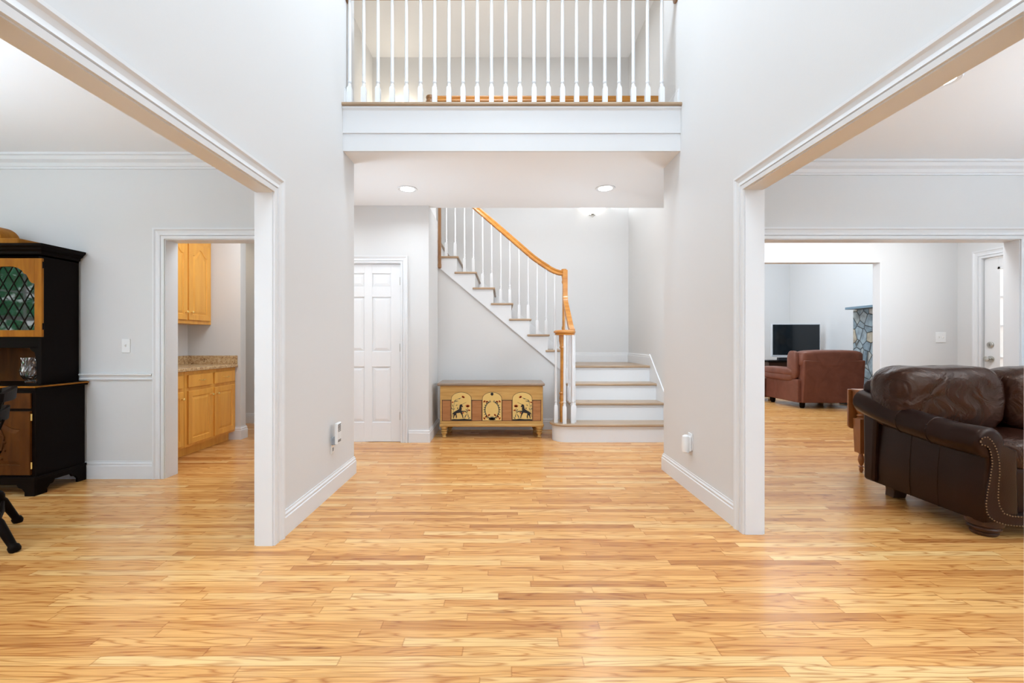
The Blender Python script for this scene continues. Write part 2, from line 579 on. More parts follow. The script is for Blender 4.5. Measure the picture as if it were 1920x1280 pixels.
def obj(name, mb, mat, parent=None, bevel=0.0, smooth=None, seg=2, rot=None):
    bm = mb.bm
    bmesh.ops.recalc_face_normals(bm, faces=bm.faces)
    off = world_loc(parent) if parent is not None else Vector((0, 0, 0))
    if parent is not None and off.length:
        bmesh.ops.translate(bm, verts=bm.verts, vec=-off)
    me = bpy.data.meshes.new(name)
    bm.to_mesh(me)
    bm.free()
    sm = mb.smooth if smooth is None else smooth
    if sm:
        me.polygons.foreach_set('use_smooth', [True]*len(me.polygons))
        me.set_sharp_from_angle(angle=math.radians(42))
    me.materials.append(mat)
    o = bpy.data.objects.new(name, me)
    COL.objects.link(o)
    if parent is not None:
        o.parent = parent
    if bevel:
        md = o.modifiers.new('bevel', 'BEVEL')
        md.width = bevel
        md.segments = seg
        md.limit_method = 'ANGLE'
        md.angle_limit = math.radians(40)
    return o

def tag(o, label=None, cat=None, group=None, kind=None):
    if label:
        o['label'] = label
    if cat:
        o['category'] = cat
    if group:
        o['group'] = group
    if kind:
        o['kind'] = kind
    return o

def thing(name, loc, label, cat, group=None):
    o = bpy.data.objects.new(name, None)
    o.empty_display_size = 0.1
    COL.objects.link(o)
    o.location = loc
    return tag(o, label, cat, group)

def struct(name, mb, mat, bevel=0.0, label=None):
    o = obj(name, mb, mat, None, bevel)
    return tag(o, label, None, None, 'structure')

def inst(src, name, parent, loc):
    """copy a mesh object (shared data) to a location local to parent"""
    c = src.copy()
    c.name = name
    c.parent = parent
    c.location = loc
    COL.objects.link(c)
    return c

BASEP = [(0, 0), (0.016, 0), (0.016, 0.108), (0.011, 0.114), (0.013, 0.128), (0.006, 0.138), (0.006, 0.148), (0, 0.148)]
def casing(wd):
    k = wd/0.1
    return [(0, -0.004), (0, 0.013), (0.026*k, 0.015), (0.029*k, 0.008), (0.033*k, 0.017), (0.055*k, 0.012), (0.075*k, 0.016), (0.086*k, 0.024), (0.1*k, 0.024), (0.1*k, -0.004)]
CROWN = [(0, 0), (0.10, 0), (0.10, 0.016), (0.082, 0.022), (0.065, 0.045), (0.035, 0.062), (0.022, 0.085), (0.012, 0.09), (0.012, 0.105), (0, 0.105)]

X, Y, Z = V(1, 0, 0), V(0, 1, 0), V(0, 0, 1)
HC = 2.70       # ground floor ceiling
UF = 3.08       # upper floor
UC = 5.52       # upper ceiling

# ------------------------------------------------------------------ shell
fl = MB()
fl.box(-6.2, 7.2, -1.2, 11.2, -0.1, 0)
struct('floor', fl, M_FLOOR)

LWI, LWO = -1.295, -1.385
RWI, RWO = 1.447, 1.551
# left foyer wall with the dining opening
m = MB()
m.box(LWO, LWI, -1.1, 1.14, 0, UC).box(LWO, LWI, 2.57, 3.97, 0, UC).box(LWO, LWI, 1.14, 2.57, 2.0, UC)
struct('wall_left', m, M_WALL)
m = MB()
m.box(RWI, RWO, -1.1, 1.245, 0, UC).box(RWI, RWO, 2.72, 4.08, 0, UC).box(RWI, RWO, 1.245, 2.72, 2.065, UC)
m.box(RWO, 2.05, 3.98, 4.08, 0, UC)
struct('wall_right', m, M_WALL)
# front wall behind the camera, solid; area lights before it stand in for daylight
m = MB()
m.box(-6.2, 6.6, -1.2, -1.1, 0, UC)
struct('wall_front', m, M_WALL)
# dining room
m = MB()
m.box(-6.1, -2.84, 3.82, 3.96, 0, HC).box(-1.94, LWO, 3.82, 3.96, 0, HC).box(-2.84, -1.94, 3.82, 3.96, 2.015, HC)
struct('wall_dining_back', m, M_WALL)
m = MB()
m.box(-6.2, -6.1, -1.1, 0.7, 0, HC).box(-6.2, -6.1, 2.2, 3.96, 0, HC).box(-6.2, -6.1, 0.7, 2.2, 0, 0.75).box(-6.2, -6.1, 0.7, 2.2, 2.15, HC)
struct('wall_dining_left', m, M_WALL)
m = MB()
m.box(-6.2, LWO, -1.1, 3.96, HC, HC+0.08)
struct('ceiling_dining', m, M_CEIL)
# living room
m = MB()
m.box(RWO, 1.75, 3.96, 4.08, 0, HC).box(4.51, 6.5, 3.96, 4.08, 0, HC).box(1.75, 4.51, 3.96, 4.08, 2.046, HC)
struct('wall_living_back', m, M_WALL)
m = MB()
m.box(6.5, 6.6, -1.1, 4.08, 0, HC)
struct('wall_living_right', m, M_WALL)
m = MB()
m.box(RWO, 6.6, -1.1, 4.08, HC, HC+0.08)
struct('ceiling_living', m, M_CEIL)
# passage and family room
m = MB()
m.box(2.05, 2.2, 5.1, 5.2, 0, 4.2).box(4.245, 7.05, 5.1, 5.2, 0, 4.2).box(2.2, 4.245, 5.1, 5.2, 2.047, 4.2)
struct('wall_passage_back', m, M_WALL)
m = MB()
m.box(5.10, 5.22, 4.08, 4.10, 0, 2.6).box(5.10, 5.22, 4.84, 5.1, 0, 2.6).box(5.10, 5.22, 4.10, 4.84, 2.03, 2.6)
struct('wall_passage_right', m, M_WALL)
m = MB()
m.box(2.05, 5.22, 4.08, 5.1, 2.5, 2.58)
struct('ceiling_passage', m, M_CEIL)
m = MB()
m.box(1.98, 7.05, 11.0, 11.1, 0, 4.2)
struct('wall_family_back', m, M_WALL)
m = MB()
m.box(6.95, 7.05, 5.2, 11.0, 0, 4.2)
struct('wall_family_right', m, M_WALL)
m = MB()
m.box(1.95, 2.05, 7.1, 11.0, 0, 4.2)
struct('wall_family_left', m, M_WALL)
m = MB()
m.box(1.95, 7.05, 5.1, 11.1, 4.2, 4.28)
struct('ceiling_family', m, M_CEIL)
# stairwell walls
m = MB()
m.box(-2.1, 2.05, 7.0, 7.1, 0, UC)
struct('wall_back', m, M_WALL)
m = MB()
m.box(1.94, 2.05, 4.08, 7.0, 0, UC)
struct('wall_stair_right', m, M_WALL)
# closet wall and its return
m = MB()
m.box(-2.3, -1.92, 5.19, 5.29, 0, HC).box(-1.152, -0.84, 5.19, 5.29, 0, HC).box(-1.92, -1.152, 5.19, 5.29, 2.05, HC)
m.box(-0.94, -0.84, 5.29, 5.922, 0, HC)
struct('wall_closet', m, M_WALL)
# pantry
m = MB()
m.box(-3.8, -3.70, 3.96, 5.46, 0, HC).box(-3.70, -3.08, 5.35, 5.46, 0, HC)
struct('wall_pantry_left', m, M_WALL)
m = MB()
m.box(-5.0, -2.2, 6.4, 6.5, 0, HC).box(-2.3, -2.2, 5.29, 6.4, 0, HC).box(-5.1, -5.0, 5.36, 6.5, 0, HC).box(-5.0, -3.8, 5.36, 5.46, 0, HC)
struct('wall_pantry_rear', m, M_WALL)
# upper floor slab = hall ceiling
m = MB()
m.box(LWI, RWI, 3.72, 5.28, HC, UF-0.03).box(-5.0, LWI, 3.97, 5.93, HC, UF-0.03).box(RWI, 1.94, 4.08, 5.28, HC, UF-0.03)
m.box(LWI, -0.86, 5.28, 5.93, HC, UF-0.03).box(-5.0, -1.60, 5.93, 7.0, HC, UF-0.03)
struct('ceiling_hall', m, M_CEIL)
m = MB()
m.box(LWI, RWI, 3.70, 5.31, UF-0.03, UF).box(-2.0, LWI, 3.97, 5.93, UF-0.03, UF).box(RWI, 1.94, 4.08, 5.31, UF-0.03, UF)
m.box(LWI, -0.86, 5.31, 5.93, UF-0.03, UF).box(-2.0, -1.55, 5.93, 7.0, UF-0.03, UF)
struct('floor_upper', m, M_TREAD)
m = MB()
m.box(-2.1, -2.0, 3.97, 7.0, UF-0.03, UC).box(-2.1, LWO, 3.87, 3.97, HC+0.08, UC)
struct('wall_upper_left', m, M_WALL)
m = MB()
m.box(-2.2, 2.1, -1.2, 7.1, UC, UC+0.08)
struct('ceiling_upper', m, M_CEIL)

# ---- casings and trim
tn = [0]
def trim(mb, bevel=0.0):
    tn[0] += 1
    return struct('trim_%d' % tn[0], mb, M_TRIM, bevel)

# opening liners + casings (foyer left / right)
def opening_x(xi, xo, y0, y1, h, cw):
    s = 1 if xi > xo else -1           # foyer side direction
    m = MB()
    lo, hi = min(xi, xo)-0.001, max(xi, xo)+0.001
    m.box(lo, hi, y1-0.012, y1+0.001, 0, h)
    m.box(lo, hi, y0-0.001, y0+0.012, 0, h)
    m.box(lo, hi, y0+0.012, y1-0.012, h-0.012, h+0.001)
    trim(m)
    for xw, nn in ((xi, s), (xo, -s)):
        m = MB()
        # path so that the left side points away from the opening
        path = [(y1-0.006, 0), (y1-0.006, h-0.006), (y0+0.006, h-0.006), (y0+0.006, 0)]
        prof = [(-u, w_) for u, w_ in casing(cw)]
        m.mold((xw, 0, 0), Y, Z, X*nn, path, prof)
        trim(m)
opening_x(LWI, LWO, 1.14, 2.57, 2.0, 0.10)
opening_x(RWI, RWO, 1.245, 2.72, 2.065, 0.09)

def opening_y(x0, x1, h, yf, yb, cw, both=True, liner=0.012):
    m = MB()
    m.box(x0-0.001, x0+liner, yf-0.001, yb+0.001, 0, h).box(x1-liner, x1+0.001, yf-0.001, yb+0.001, 0, h)
    m.box(x0+liner, x1-liner, yf-0.001, yb+0.001, h-liner, h+0.001)
    trim(m)
    if cw:
        for yw, nn in ((yf, -1), (yb, 1)) if both else ((yf, -1),):
            m = MB()
            path = [(x0+0.006, 0), (x0+0.006, h-0.006), (x1-0.006, h-0.006), (x1-0.006, 0)]
            m.mold((0, yw, 0), X, Z, Y*nn, path, casing(cw))
            trim(m)
opening_y(-2.84, -1.94, 2.015, 3.82, 3.96, 0.09)
opening_y(1.75, 4.51, 2.046, 3.96, 4.08, 0.10)
opening_y(2.2, 4.245, 2.047, 5.1, 5.2, 0)
opening_y(-1.92, -1.152, 2.05, 5.19, 5.29, 0.08, False)

# crowns
def crown(path, z, name=None):
    m = MB()
    m.mold((0, 0, z), X, Y, -Z, path, CROWN)
    trim(m)
crown([(LWO, 3.82), (-6.1, 3.82), (-6.1, -1.1)], HC)
crown([(6.5, 3.96), (RWO, 3.96), (RWO, -1.1)], HC)
crown([(LWO, -1.1), (LWO, 3.82)], HC)

# chair rail in dining room
m = MB()
RAILP = [(0, 0), (0.012, 0), (0.016, 0.012), (0.010, 0.020), (0.014, 0.034), (0.026, 0.044), (0.026, 0.054), (0, 0.06)]
m.mold((0, 0, 0.825), X, Y, Z, [(-2.93, 3.82), (-6.1, 3.82)], RAILP)
trim(m)

# baseboards
def base(name, path, z=0.0):
    m = MB()
    m.mold((0, 0, z), X, Y, Z, path, BASEP)
    struct('baseboard_' + name, m, M_TRIM)
base('left', [(LWO, 3.97), (LWI, 3.97), (LWI, 2.664)])
base('right', [(RWI, 2.81), (RWI, 4.08), (1.94, 4.08), (1.94, 5.15)])
base('dining_back', [(-2.93, 3.82), (-6.1, 3.82), (-6.1, -1.1)])
base('closet', [(-0.84, 5.96), (-0.84, 5.19), (-1.068, 5.19)][::1] if False else [(-1.068, 5.19), (-0.84, 5.19), (-0.84, 5.955)][::-1])
base('stair_wall', [(0.66, 5.96), (-0.824, 5.96)])
base('pantry', [(-3.62, 5.35), (-3.08, 5.35), (-3.08, 5.46), (-3.8, 5.46)][::-1])
base('pantry_rear', [(-2.3, 6.4), (-5.0, 6.4)])
base('passage_back', [(5.10, 5.1), (4.25, 5.1)])
base('upper_left', [(LWI, 3.97), (LWI, 3.72)], UF)
base('upper_right', [(RWI, 3.72), (RWI, 4.08)], UF)
base('upper_back', [(-1.55, 7.0), (-2.0, 7.0), (-2.0, 3.97)], UF)
base('landing', [(1.94, 5.97), (1.94, 7.0), (0.80, 7.0)], 0.836)

# balcony fascia
m = MB()
m.box(LWI, RWI, 3.690, 3.722, 2.84, UF-0.035)
m.mold((0, 3.69, UF-0.03), X, Z, -Y, [(RWI, 0), (LWI, 0)], [(0, 0), (0.0, 0.016), (0.014, 0.012), (0.022, 0.004), (0.03, 0)])
trim(m)
m = MB()
m.box(LWI, RWI, 3.698, 3.722, HC-0.002, 2.84)
trim(m)
m = MB()
m.prism([(3.69, UF-0.028), (3.668, UF-0.028), (3.660, UF-0.02), (3.660, UF-0.008), (3.668, UF+0.001), (3.71, UF+0.001), (3.71, UF-0.028)], 'x', LWI, RWI)
tn[0] += 1
struct('trim_%d' % tn[0], m, M_TREAD)

# ------------------------------------------------------------------ interior panel door (closet)
d = thing('door_1', (-1.536, 5.215, 0), None, None)
d['kind'] = 'structure'
dx0, dx1, dz0, dz1 = -1.906, -1.166, 0.004, 2.035
yf = 5.21
m = MB()
m.box(dx0, dx1, yf+0.012, yf+0.035, dz0, dz1)
st, cs = 0.115, 0.11
px = [(dx0+st, (dx0+dx1)/2-cs/2), ((dx0+dx1)/2+cs/2, dx1-st)]
pz = [(0.27, 0.82), (0.98, 1.58), (1.70, 1.93)]
px = [(dx0+0.11, dx0+0.325), (dx0+0.415, dx0+0.63)]
pz = [(0.225, 0.86), (1.035, 1.66), (1.775, 1.93)]
# stiles and rails proud of the panel ground
xs = [dx0, px[0][0], px[0][1], px[1][0], px[1][1], dx1]
for a, b_ in ((xs[0], xs[1]), (xs[2], xs[3]), (xs[4], xs[5])):
    m.box(a, b_, yf, yf+0.013, dz0, dz1)
zz = [dz0, pz[0][0], pz[0][1], pz[1][0], pz[1][1], pz[2][0], pz[2][1], dz1]
for a, b_ in ((zz[0], zz[1]), (zz[2], zz[3]), (zz[4], zz[5]), (zz[6], zz[7])):
    for q in px:
        m.box(q[0], q[1], yf, yf+0.013, a, b_)
obj('door_slab', m, M_DOOR, d, 0.002)
for q in px:
    for r in pz:
        m = MB()
        rings = []
        for ins, dy in ((0.0, 0.013), (0.012, 0.011), (0.014, 0.009), (0.04, 0.003), (0.04, 0.003)):
            rings.append([(q[0]+ins, yf+dy, r[0]+ins), (q[1]-ins, yf+dy, r[0]+ins), (q[1]-ins, yf+dy, r[1]-ins), (q[0]+ins, yf+dy, r[1]-ins)])
        m.grid(rings[:4])
        obj('door_panel', m, M_DOOR, d)
for z in (0.30, 1.08, 1.84):
    m = MB()
    m.lathe([(0.007, 0), (0.007, 0.09)], (dx1-0.002, yf-0.008, z-0.045), 10)
    obj('hinge', m, M_NICKEL, d)
m = MB()
m.lathe([(0.028, 0), (0.028, -0.006), (0.010, -0.012), (0.010, -0.03), (0.026, -0.04), (0.028, -0.055), (0.018, -0.066), (0.0, -0.068)], (dx0+0.065, yf, 0.95), 16, 'y')
obj('door_knob', m, M_BRASS, d)

# exterior glazed door in the passage
d = thing('door_2', (5.12, 4.47, 0), None, None)
d['kind'] = 'structure'
m = MB()
X0, X1 = 5.125, 5.165
ya, yb = 4.104, 4.836
ga, gb = 4.235, 4.70
m.box(X0, X1, ya, ga, 0.02, 2.02).box(X0, X1, gb, yb, 0.02, 2.02).box(X0, X1, ga, gb, 0.02, 0.32).box(X0, X1, ga, gb, 1.92, 2.02)
obj('door_slab', m, M_DOOR, d, 0.002)
m = MB()
for a, b_ in ((ga, ga+0.022), (gb-0.022, gb)):
    m.box(X0-0.008, X0+0.03, a, b_, 0.32, 1.92)
for a, b_ in ((0.32, 0.342), (1.898, 1.92)):
    m.box(X0-0.008, X0+0.03, ga, gb, a, b_)
for z in (0.66, 0.98, 1.31, 1.61):
    m.box(X0, X0+0.03, ga, gb, z-0.009, z+0.009)
m.box(X0, X0+0.03, (ga+gb)/2-0.009, (ga+gb)/2+0.009, 0.32, 1.92)
obj('glazing_bars', m, M_DOOR, d)
m = MB()
m.box(X0+0.016, X0+0.020, ga, gb, 0.32, 1.92)
obj('glass_pane', m, M_GLASS, d)
for nme, z in (('deadbolt', 1.115), ('door_knob', 0.965)):
    m = MB()
    if nme == 'deadbolt':
        m.lathe([(0.032, 0), (0.032, -0.012), (0.026, -0.016), (0, -0.016)], (X0, 4.772, z), 18, 'x')
        m.box(X0-0.028, X0-0.014, 4.768, 4.776, z-0.016, z+0.016)
    else:
        m.lathe([(0.034, 0), (0.034, -0.008), (0.012, -0.012), (0.012, -0.03), (0.026, -0.042), (0.028, -0.056), (0.0, -0.066)], (X0, 4.772, z), 18, 'x')
    obj(nme, m, M_NICKEL, d)
m = MB()
m.mold((5.10, 0, 0), Y, Z, -X, [(4.835, 0), (4.835, 2.03), (4.105, 2.03)], [(-u, w_) for u, w_ in casing(0.085)])
trim(m)
# post standing outside the glazed door
m = MB()
m.sqtaper([(0.05, 0), (0.05, 0.16), (0.035, 0.18), (0.035, 2.6)], (5.72, 5.03, 0.0))
tag(obj('porch_post', m, M_GREYP), 'grey porch post seen through the glazed white door', 'post')
# window in dining room left wall + hedge outside
wd = thing('window_1', (-6.15, 1.45, 0.75), None, None)
wd['kind'] = 'structure'
m = MB()
m.box(-6.20, -6.10, 0.70, 0.76, 0.75, 2.15).box(-6.20, -6.10, 2.14, 2.20, 0.75, 2.15).box(-6.20, -6.10, 0.76, 2.14, 0.75, 0.81).box(-6.20, -6.10, 0.76, 2.14, 2.09, 2.15)
obj('window_frame', m, M_TRIM, wd)
m = MB()
m.box(-6.17, -6.13, 0.76, 2.14, 1.42, 1.47)
for y in (1.11, 1.45, 1.79):
    m.box(-6.165, -6.135, y-0.01, y+0.01, 0.81, 2.09)
for z in (1.12, 1.78):
    m.box(-6.165, -6.135, 0.76, 2.14, z-0.01, z+0.01)
obj('window_sash', m, M_TRIM, wd)
m = MB()
m.box(-6.152, -6.148, 0.76, 2.14, 0.81, 2.09)
obj('window_pane', m, M_GLASS, wd)
m = MB()
m.mold((-6.10, 0, 0), Y, Z, X, [(2.19, 0.75), (2.19, 2.14), (0.71, 2.14), (0.71, 0.75)], [(-u, w_) for u, w_ in casing(0.09)])
m.box(-6.10, -6.03, 0.58, 2.32, 0.72, 0.75)
trim(m)

# ------------------------------------------------------------------ staircase
R1, RU = 0.209, 0.204
YS = 5.96
stair = thing('staircase', (0.9, 5.9, 0), 'white L-shaped staircase with worn oak treads climbing behind the painted chest', 'staircase')
RY = [5.19, 5.447, 5.703, 5.96]
LND = 4*R1
# starting step with bullnose end
def bull(x0, x1, yfr, r, ext, n=18):
    cx, cy = x0+r, yfr+r
    pts = [(x1, yfr)]
    pts += [(cx+(r+ext)*math.cos(-PI/2-PI*i/n)*1.0, cy+(r+ext)*math.sin(-PI/2-PI*i/n)) for i in range(n+1)]
    pts[0] = (x1, yfr-ext)
    pts.append((x1, yfr+2*r+ext))
    return pts
bx0 = 0.585
m = MB()
m.prism(bull(bx0, 1.935, 5.19, 0.165, 0.0), 'z', 0, R1-0.028)
m.smooth = True
obj('riser', m, M_TRIM, stair)
m = MB()
m.prism(bull(bx0, 1.935, 5.19, 0.165, 0.03), 'z', R1-0.028, R1)
m.smooth = True
obj('tread', m, M_TREAD, stair, 0.010, seg=3)
for k in (1, 2):
    y = RY[k]
    m = MB()
    m.box(0.83, 1.935, y, y+0.02, R1*k-0.01, R1*(k+1)-0.028)
    obj('riser', m, M_TRIM, stair)
    m = MB()
    m.box(0.795, 1.935, y-0.03, RY[k+1]+0.012, R1*(k+1)-0.028, R1*(k+1))
    obj('tread', m, M_TREAD, stair, 0.010, seg=3)
m = MB()
m.box(0.83, 1.935, YS, YS+0.02, R1*3-0.01, LND-0.028)
obj('riser', m, M_TRIM, stair)
m = MB()
m.box(0.795, 1.935, YS-0.03, 6.995, LND-0.028, LND)
obj('landing_tread', m, M_TREAD, stair, 0.008, seg=3)
# side panel below treads 2-3 and cove strips under nosings
m = MB()
m.prism([(5.447, 0), (5.447, 2*R1-0.028), (5.703, 2*R1-0.028), (5.703, 3*R1-0.028), (5.96, 3*R1-0.028), (5.96, 0)], 'x', 0.815, 0.835)
obj('side_panel', m, M_TRIM, stair)
m = MB()
for k in (0, 1, 2, 3):
    m.box(0.83 if k else 0.72, 1.935, RY[k]-0.012, RY[k], R1*(k+1)-0.046, R1*(k+1)-0.028)
obj('cove_moulding', m, M_TRIM, stair)
# upper flight
xr = [None]+[0.857-0.238*(k-1) for k in range(1, 12)]
tz = [LND+RU*k for k in range(0, 12)]
for k in range(1, 11):
    m = MB()
    m.box(xr[k]-0.045, xr[k]-0.025, YS+0.012, 6.98, tz[k-1], tz[k]-0.026)
    obj('riser', m, M_TRIM, stair)
    m = MB()
    m.box(xr[k+1]-0.055, xr[k], YS-0.03, 6.98, tz[k]-0.026, tz[k])
    obj('tread', m, M_TREAD, stair, 0.008, seg=3)
def stepped(x_left, top_off=0.026):
    pts = []
    for k in range(1, 11):
        xx = xr[k]-0.025
        if xx < x_left:
            pts.append((x_left, tz[k-1]-top_off))
            return pts
        pts.append((xx, tz[k-1]-top_off if k > 1 else LND-0.1))
        pts.append((xx, tz[k]-top_off))
    pts.append((x_left, tz[10]-top_off))
    return pts
top = stepped(-0.845)
# wall below the flight
m = MB()
m.prism([(0.832, 0)]+[(0.832, LND-0.1)]+top+[(-0.845, 0)], 'y', YS, YS+0.03)
struct('wall_stair_side', m, M_WALL)
# skirt board over it with a sloping lower edge
m = MB()
m.prism([(0.80, 0.748), (0.832, 0.748)]+top+[(-0.845, 2.135)], 'y', YS-0.014, YS+0.001)
obj('skirt_board', m, M_TRIM, stair)
m = MB()
m.prism([(0.832, 0.715), (0.832, 0.748), (-0.845, 2.160), (-0.845, 2.127)], 'y', YS-0.022, YS-0.012)
obj('skirt_moulding', m, M_TRIM, stair)
# skirt board on the far wall
m = MB()
m.prism([(0.95, LND), (0.95, LND+0.148), (-1.6, LND+0.148+2.55*0.857), (-1.6, LND-0.1+2.55*0.857)], 'y', 6.978, 6.998)
obj('wall_skirt', m, M_TRIM, stair)
m = MB()
m.prism([(5.97, LND), (5.97, LND+0.148), (5.10, 0.28), (5.10, 0.0), (5.97, 0)], 'x', 1.925, 1.939)
obj('wall_skirt', m, M_TRIM, stair)

# baluster master shape: square foot, turned neck, tapering round shaft
def baluster(name, h, foot, hw, rt, parent, loc):
    m = MB()
    m.sqtaper([(hw, 0), (hw, foot-0.02), (hw*0.62, foot)], (0, 0, 0))
    s = hw*0.74
    m.lathe([(s, foot-0.008), (s*1.05, foot+0.012), (s*0.8, foot+0.02), (s*1.12, foot+0.032), (s*1.12, foot+0.042), (s*0.85, foot+0.05), (s*1.0, foot+0.085), (rt, h)], (0, 0, 0), 12)
    m.smooth = True
    o = obj(name, m, M_TRIM, None)
    o.parent = parent
    o.location = Vector(loc)-world_loc(parent)
    return o

RAILSEC = [(-0.030, -0.033), (0.030, -0.033), (0.030, -0.016), (0.022, -0.006), (0.032, 0.008), (0.030, 0.024), (0.016, 0.034), (-0.016, 0.034), (-0.030, 0.024), (-0.032, 0.008), (-0.022, -0.006), (-0.030, -0.016)]
YR = 5.985
rl = thing('stair_railing', (0.73, 5.33, R1), 'oak handrail with white balusters and round volute along the staircase', 'railing')
def railz(x):
    return 2.900+(-0.343-x)*0.865
path = [(-0.835, YR, railz(-0.835)), (-0.343, YR, 2.900), (0.40, YR, railz(0.40)), (0.50, YR, 2.185), (0.57, YR, 2.140), (0.63, YR, 2.10), (0.69, YR, 2.070), (0.75, YR, 2.052), (0.80, YR, 2.048)]
m = MB()
m.sweep(path, RAILSEC, (0, 1, 0))
m.smooth = True
obj('handrail', m, M_RAIL, rl)
# gooseneck down and forward to the volute
m = MB()
path = [(0.822, 5.975, 2.085), (0.822, 5.965, 1.74), (0.822, 5.945, 1.68), (0.822, 5.90, 1.63), (0.822, 5.50, 1.335), (0.822, 5.42, 1.285), (0.822, 5.34, 1.26)]
m.sweep(path, RAILSEC, (1, 0, 0))
m.smooth = True
obj('gooseneck', m, M_RAIL, rl)
# volute
VC = (0.728, 5.33)
m = MB()
m.lathe([(0.10, 1.222), (0.118, 1.226), (0.108, 1.240), (0.128, 1.252), (0.128, 1.268), (0.112, 1.282), (0.0, 1.288)], (VC[0], VC[1], 0), 28)
obj('volute', m, M_RAIL, rl)
# starting newel, and turned landing newel
m = MB()
m.lathe([(0.026, R1), (0.026, 0.42), (0.031, 0.425), (0.031, 0.44), (0.022, 0.45), (0.030, 0.48), (0.024, 0.53), (0.032, 0.54), (0.032, 0.55), (0.022, 0.56), (0.020, 1.06), (0.030, 1.08), (0.024, 1.10), (0.036, 1.16), (0.036, 1.225)], (VC[0]-0.03, VC[1], 0), 16)
obj('newel_post', m, M_RAIL, rl)
m = MB()
m.sqtaper([(0.034, LND), (0.034, LND+0.36)], (0.81, 5.985, 0))
m.lathe([(0.03, LND+0.36), (0.022, LND+0.38), (0.032, LND+0.41), (0.022, LND+0.44), (0.030, LND+0.49), (0.022, LND+0.52), (0.020, 1.90), (0.03, 1.93), (0.024, 1.96), (0.034, 2.02), (0.034, 2.10)], (0.81, 5.985, 0), 16)
obj('newel_post', m, M_RAIL, rl)
# balusters under the upper rail
bxs = [-0.740, -0.623, -0.501, -0.383, -0.262, -0.143, -0.023, 0.096, 0.218, 0.336, 0.455, 0.573, 0.688]
for i, bx in enumerate(bxs):
    k = 1
    while k < 10 and bx < xr[k+1]-0.0:
        k += 1
    zt = (railz(bx) if bx < 0.45 else 2.185+(bx-0.5)*-0.62 if bx < 0.6 else 2.075)-0.03
    h = zt-tz[k]
    baluster('baluster', h, 0.19+(0.10 if i % 2 == 0 else 0)*0.0, 0.0175, 0.009, rl, (bx, YR, tz[k]))
# around the volute and below the gooseneck
for a in (200, 262, 318, 350, 30):
    aa = math.radians(a)
    baluster('baluster', 1.225-R1, 0.21, 0.021, 0.011, rl, (VC[0]+0.112*math.cos(aa), VC[1]+0.112*math.sin(aa), R1))
for y, k in ((5.50, 2), (5.63, 2), (5.76, 3), (5.88, 3)):
    zt = 1.335+(y-5.5)*0.7375-0.035
    baluster('baluster', zt-R1*k, 0.19, 0.0175, 0.010, rl, (0.822, y, R1*k))

# ------------------------------------------------------------------ balcony railing
br = thing('balcony_railing', (0.03, 3.78, UF), 'white baluster railing along the balcony edge above the foyer', 'railing')
YB = 3.775
b0 = None
for i in range(23):
    px_ = 655.7+(1240.5-655.7)*i/22
    bx = (px_-942)*YB/853
    if b0 is None:
        b0 = baluster('baluster', 0.915, 0.185, 0.0195, 0.0125, br, (bx, YB, UF))
    else:
        inst(b0, 'baluster', br, Vector((bx, YB, UF))-world_loc(br))
m = MB()
m.sweep([(LWI, YB, UF+0.946), (RWI, YB, UF+0.946)], RAILSEC, (0, 1, 0))
obj('handrail', m, M_RAIL, br)
for xx, s in ((LWI, 1), (RWI, -1)):
    m = MB()
    m.lathe([(0.055, 0), (0.055, 0.012*s), (0.045, 0.018*s), (0, 0.018*s)], (xx, YB, UF+0.938), 18, 'x')
    obj('rail_rosette', m, M_RAILDK, br)

# upper railing round the stairwell
ur = thing('stairwell_railing', (0.5, 5.285, UF), 'oak rail guarding the stairwell edge beyond the balcony balusters', 'railing')
YU = 5.285
m = MB()
m.sweep([(-0.80, YU, UF+0.875), (1.94, YU, UF+0.875)], RAILSEC, (0, 1, 0))
m.smooth = True
obj('handrail', m, M_RAIL, ur)
m = MB()
m.lathe([(0.0, -0.05), (0.05, -0.045), (0.055, -0.02), (0.045, 0.0), (0.055, 0.02), (0.05, 0.04), (0, 0.046)], (-0.835, YU, UF+0.872), 18, 'z')
obj('newel_cap', m, M_RAILDK, ur)
m = MB()
m.lathe([(0.03, 0.0), (0.03, 0.12), (0.022, 0.15), (0.026, 0.40), (0.02, 0.76), (0.032, 0.84)], (-0.835, YU, UF), 14)
obj('newel_post', m, M_RAILDK, ur)
b0 = None
for i in range(23):
    bx = -0.72+i*0.117
    if b0 is None:
        b0 = baluster('baluster', 0.845, 0.185, 0.0175, 0.011, ur, (bx, YU, UF))
    else:
        inst(b0, 'baluster', ur, Vector((bx, YU, UF))-world_loc(ur))
m = MB()
m.sweep([(-0.835, YU+0.03, UF+0.875), (-0.835, 5.98, UF+0.875)], RAILSEC, (1, 0, 0))
obj('handrail', m, M_RAIL, ur)
for y in (5.42, 5.54, 5.66, 5.78, 5.88):
    inst(b0, 'baluster', ur, Vector((-0.885 if False else -0.89, y, UF))-world_loc(ur))
# upper newel dropping below the floor at the corner of the stairwell
m = MB()
m.sqtaper([(0.012, 2.10), (0.022, 2.115), (0.022, 2.15), (0.019, 2.165), (0.019, UF+0.95)], (-0.817, 5.925, 0))
obj('newel_drop', m, M_RAILDK, ur)

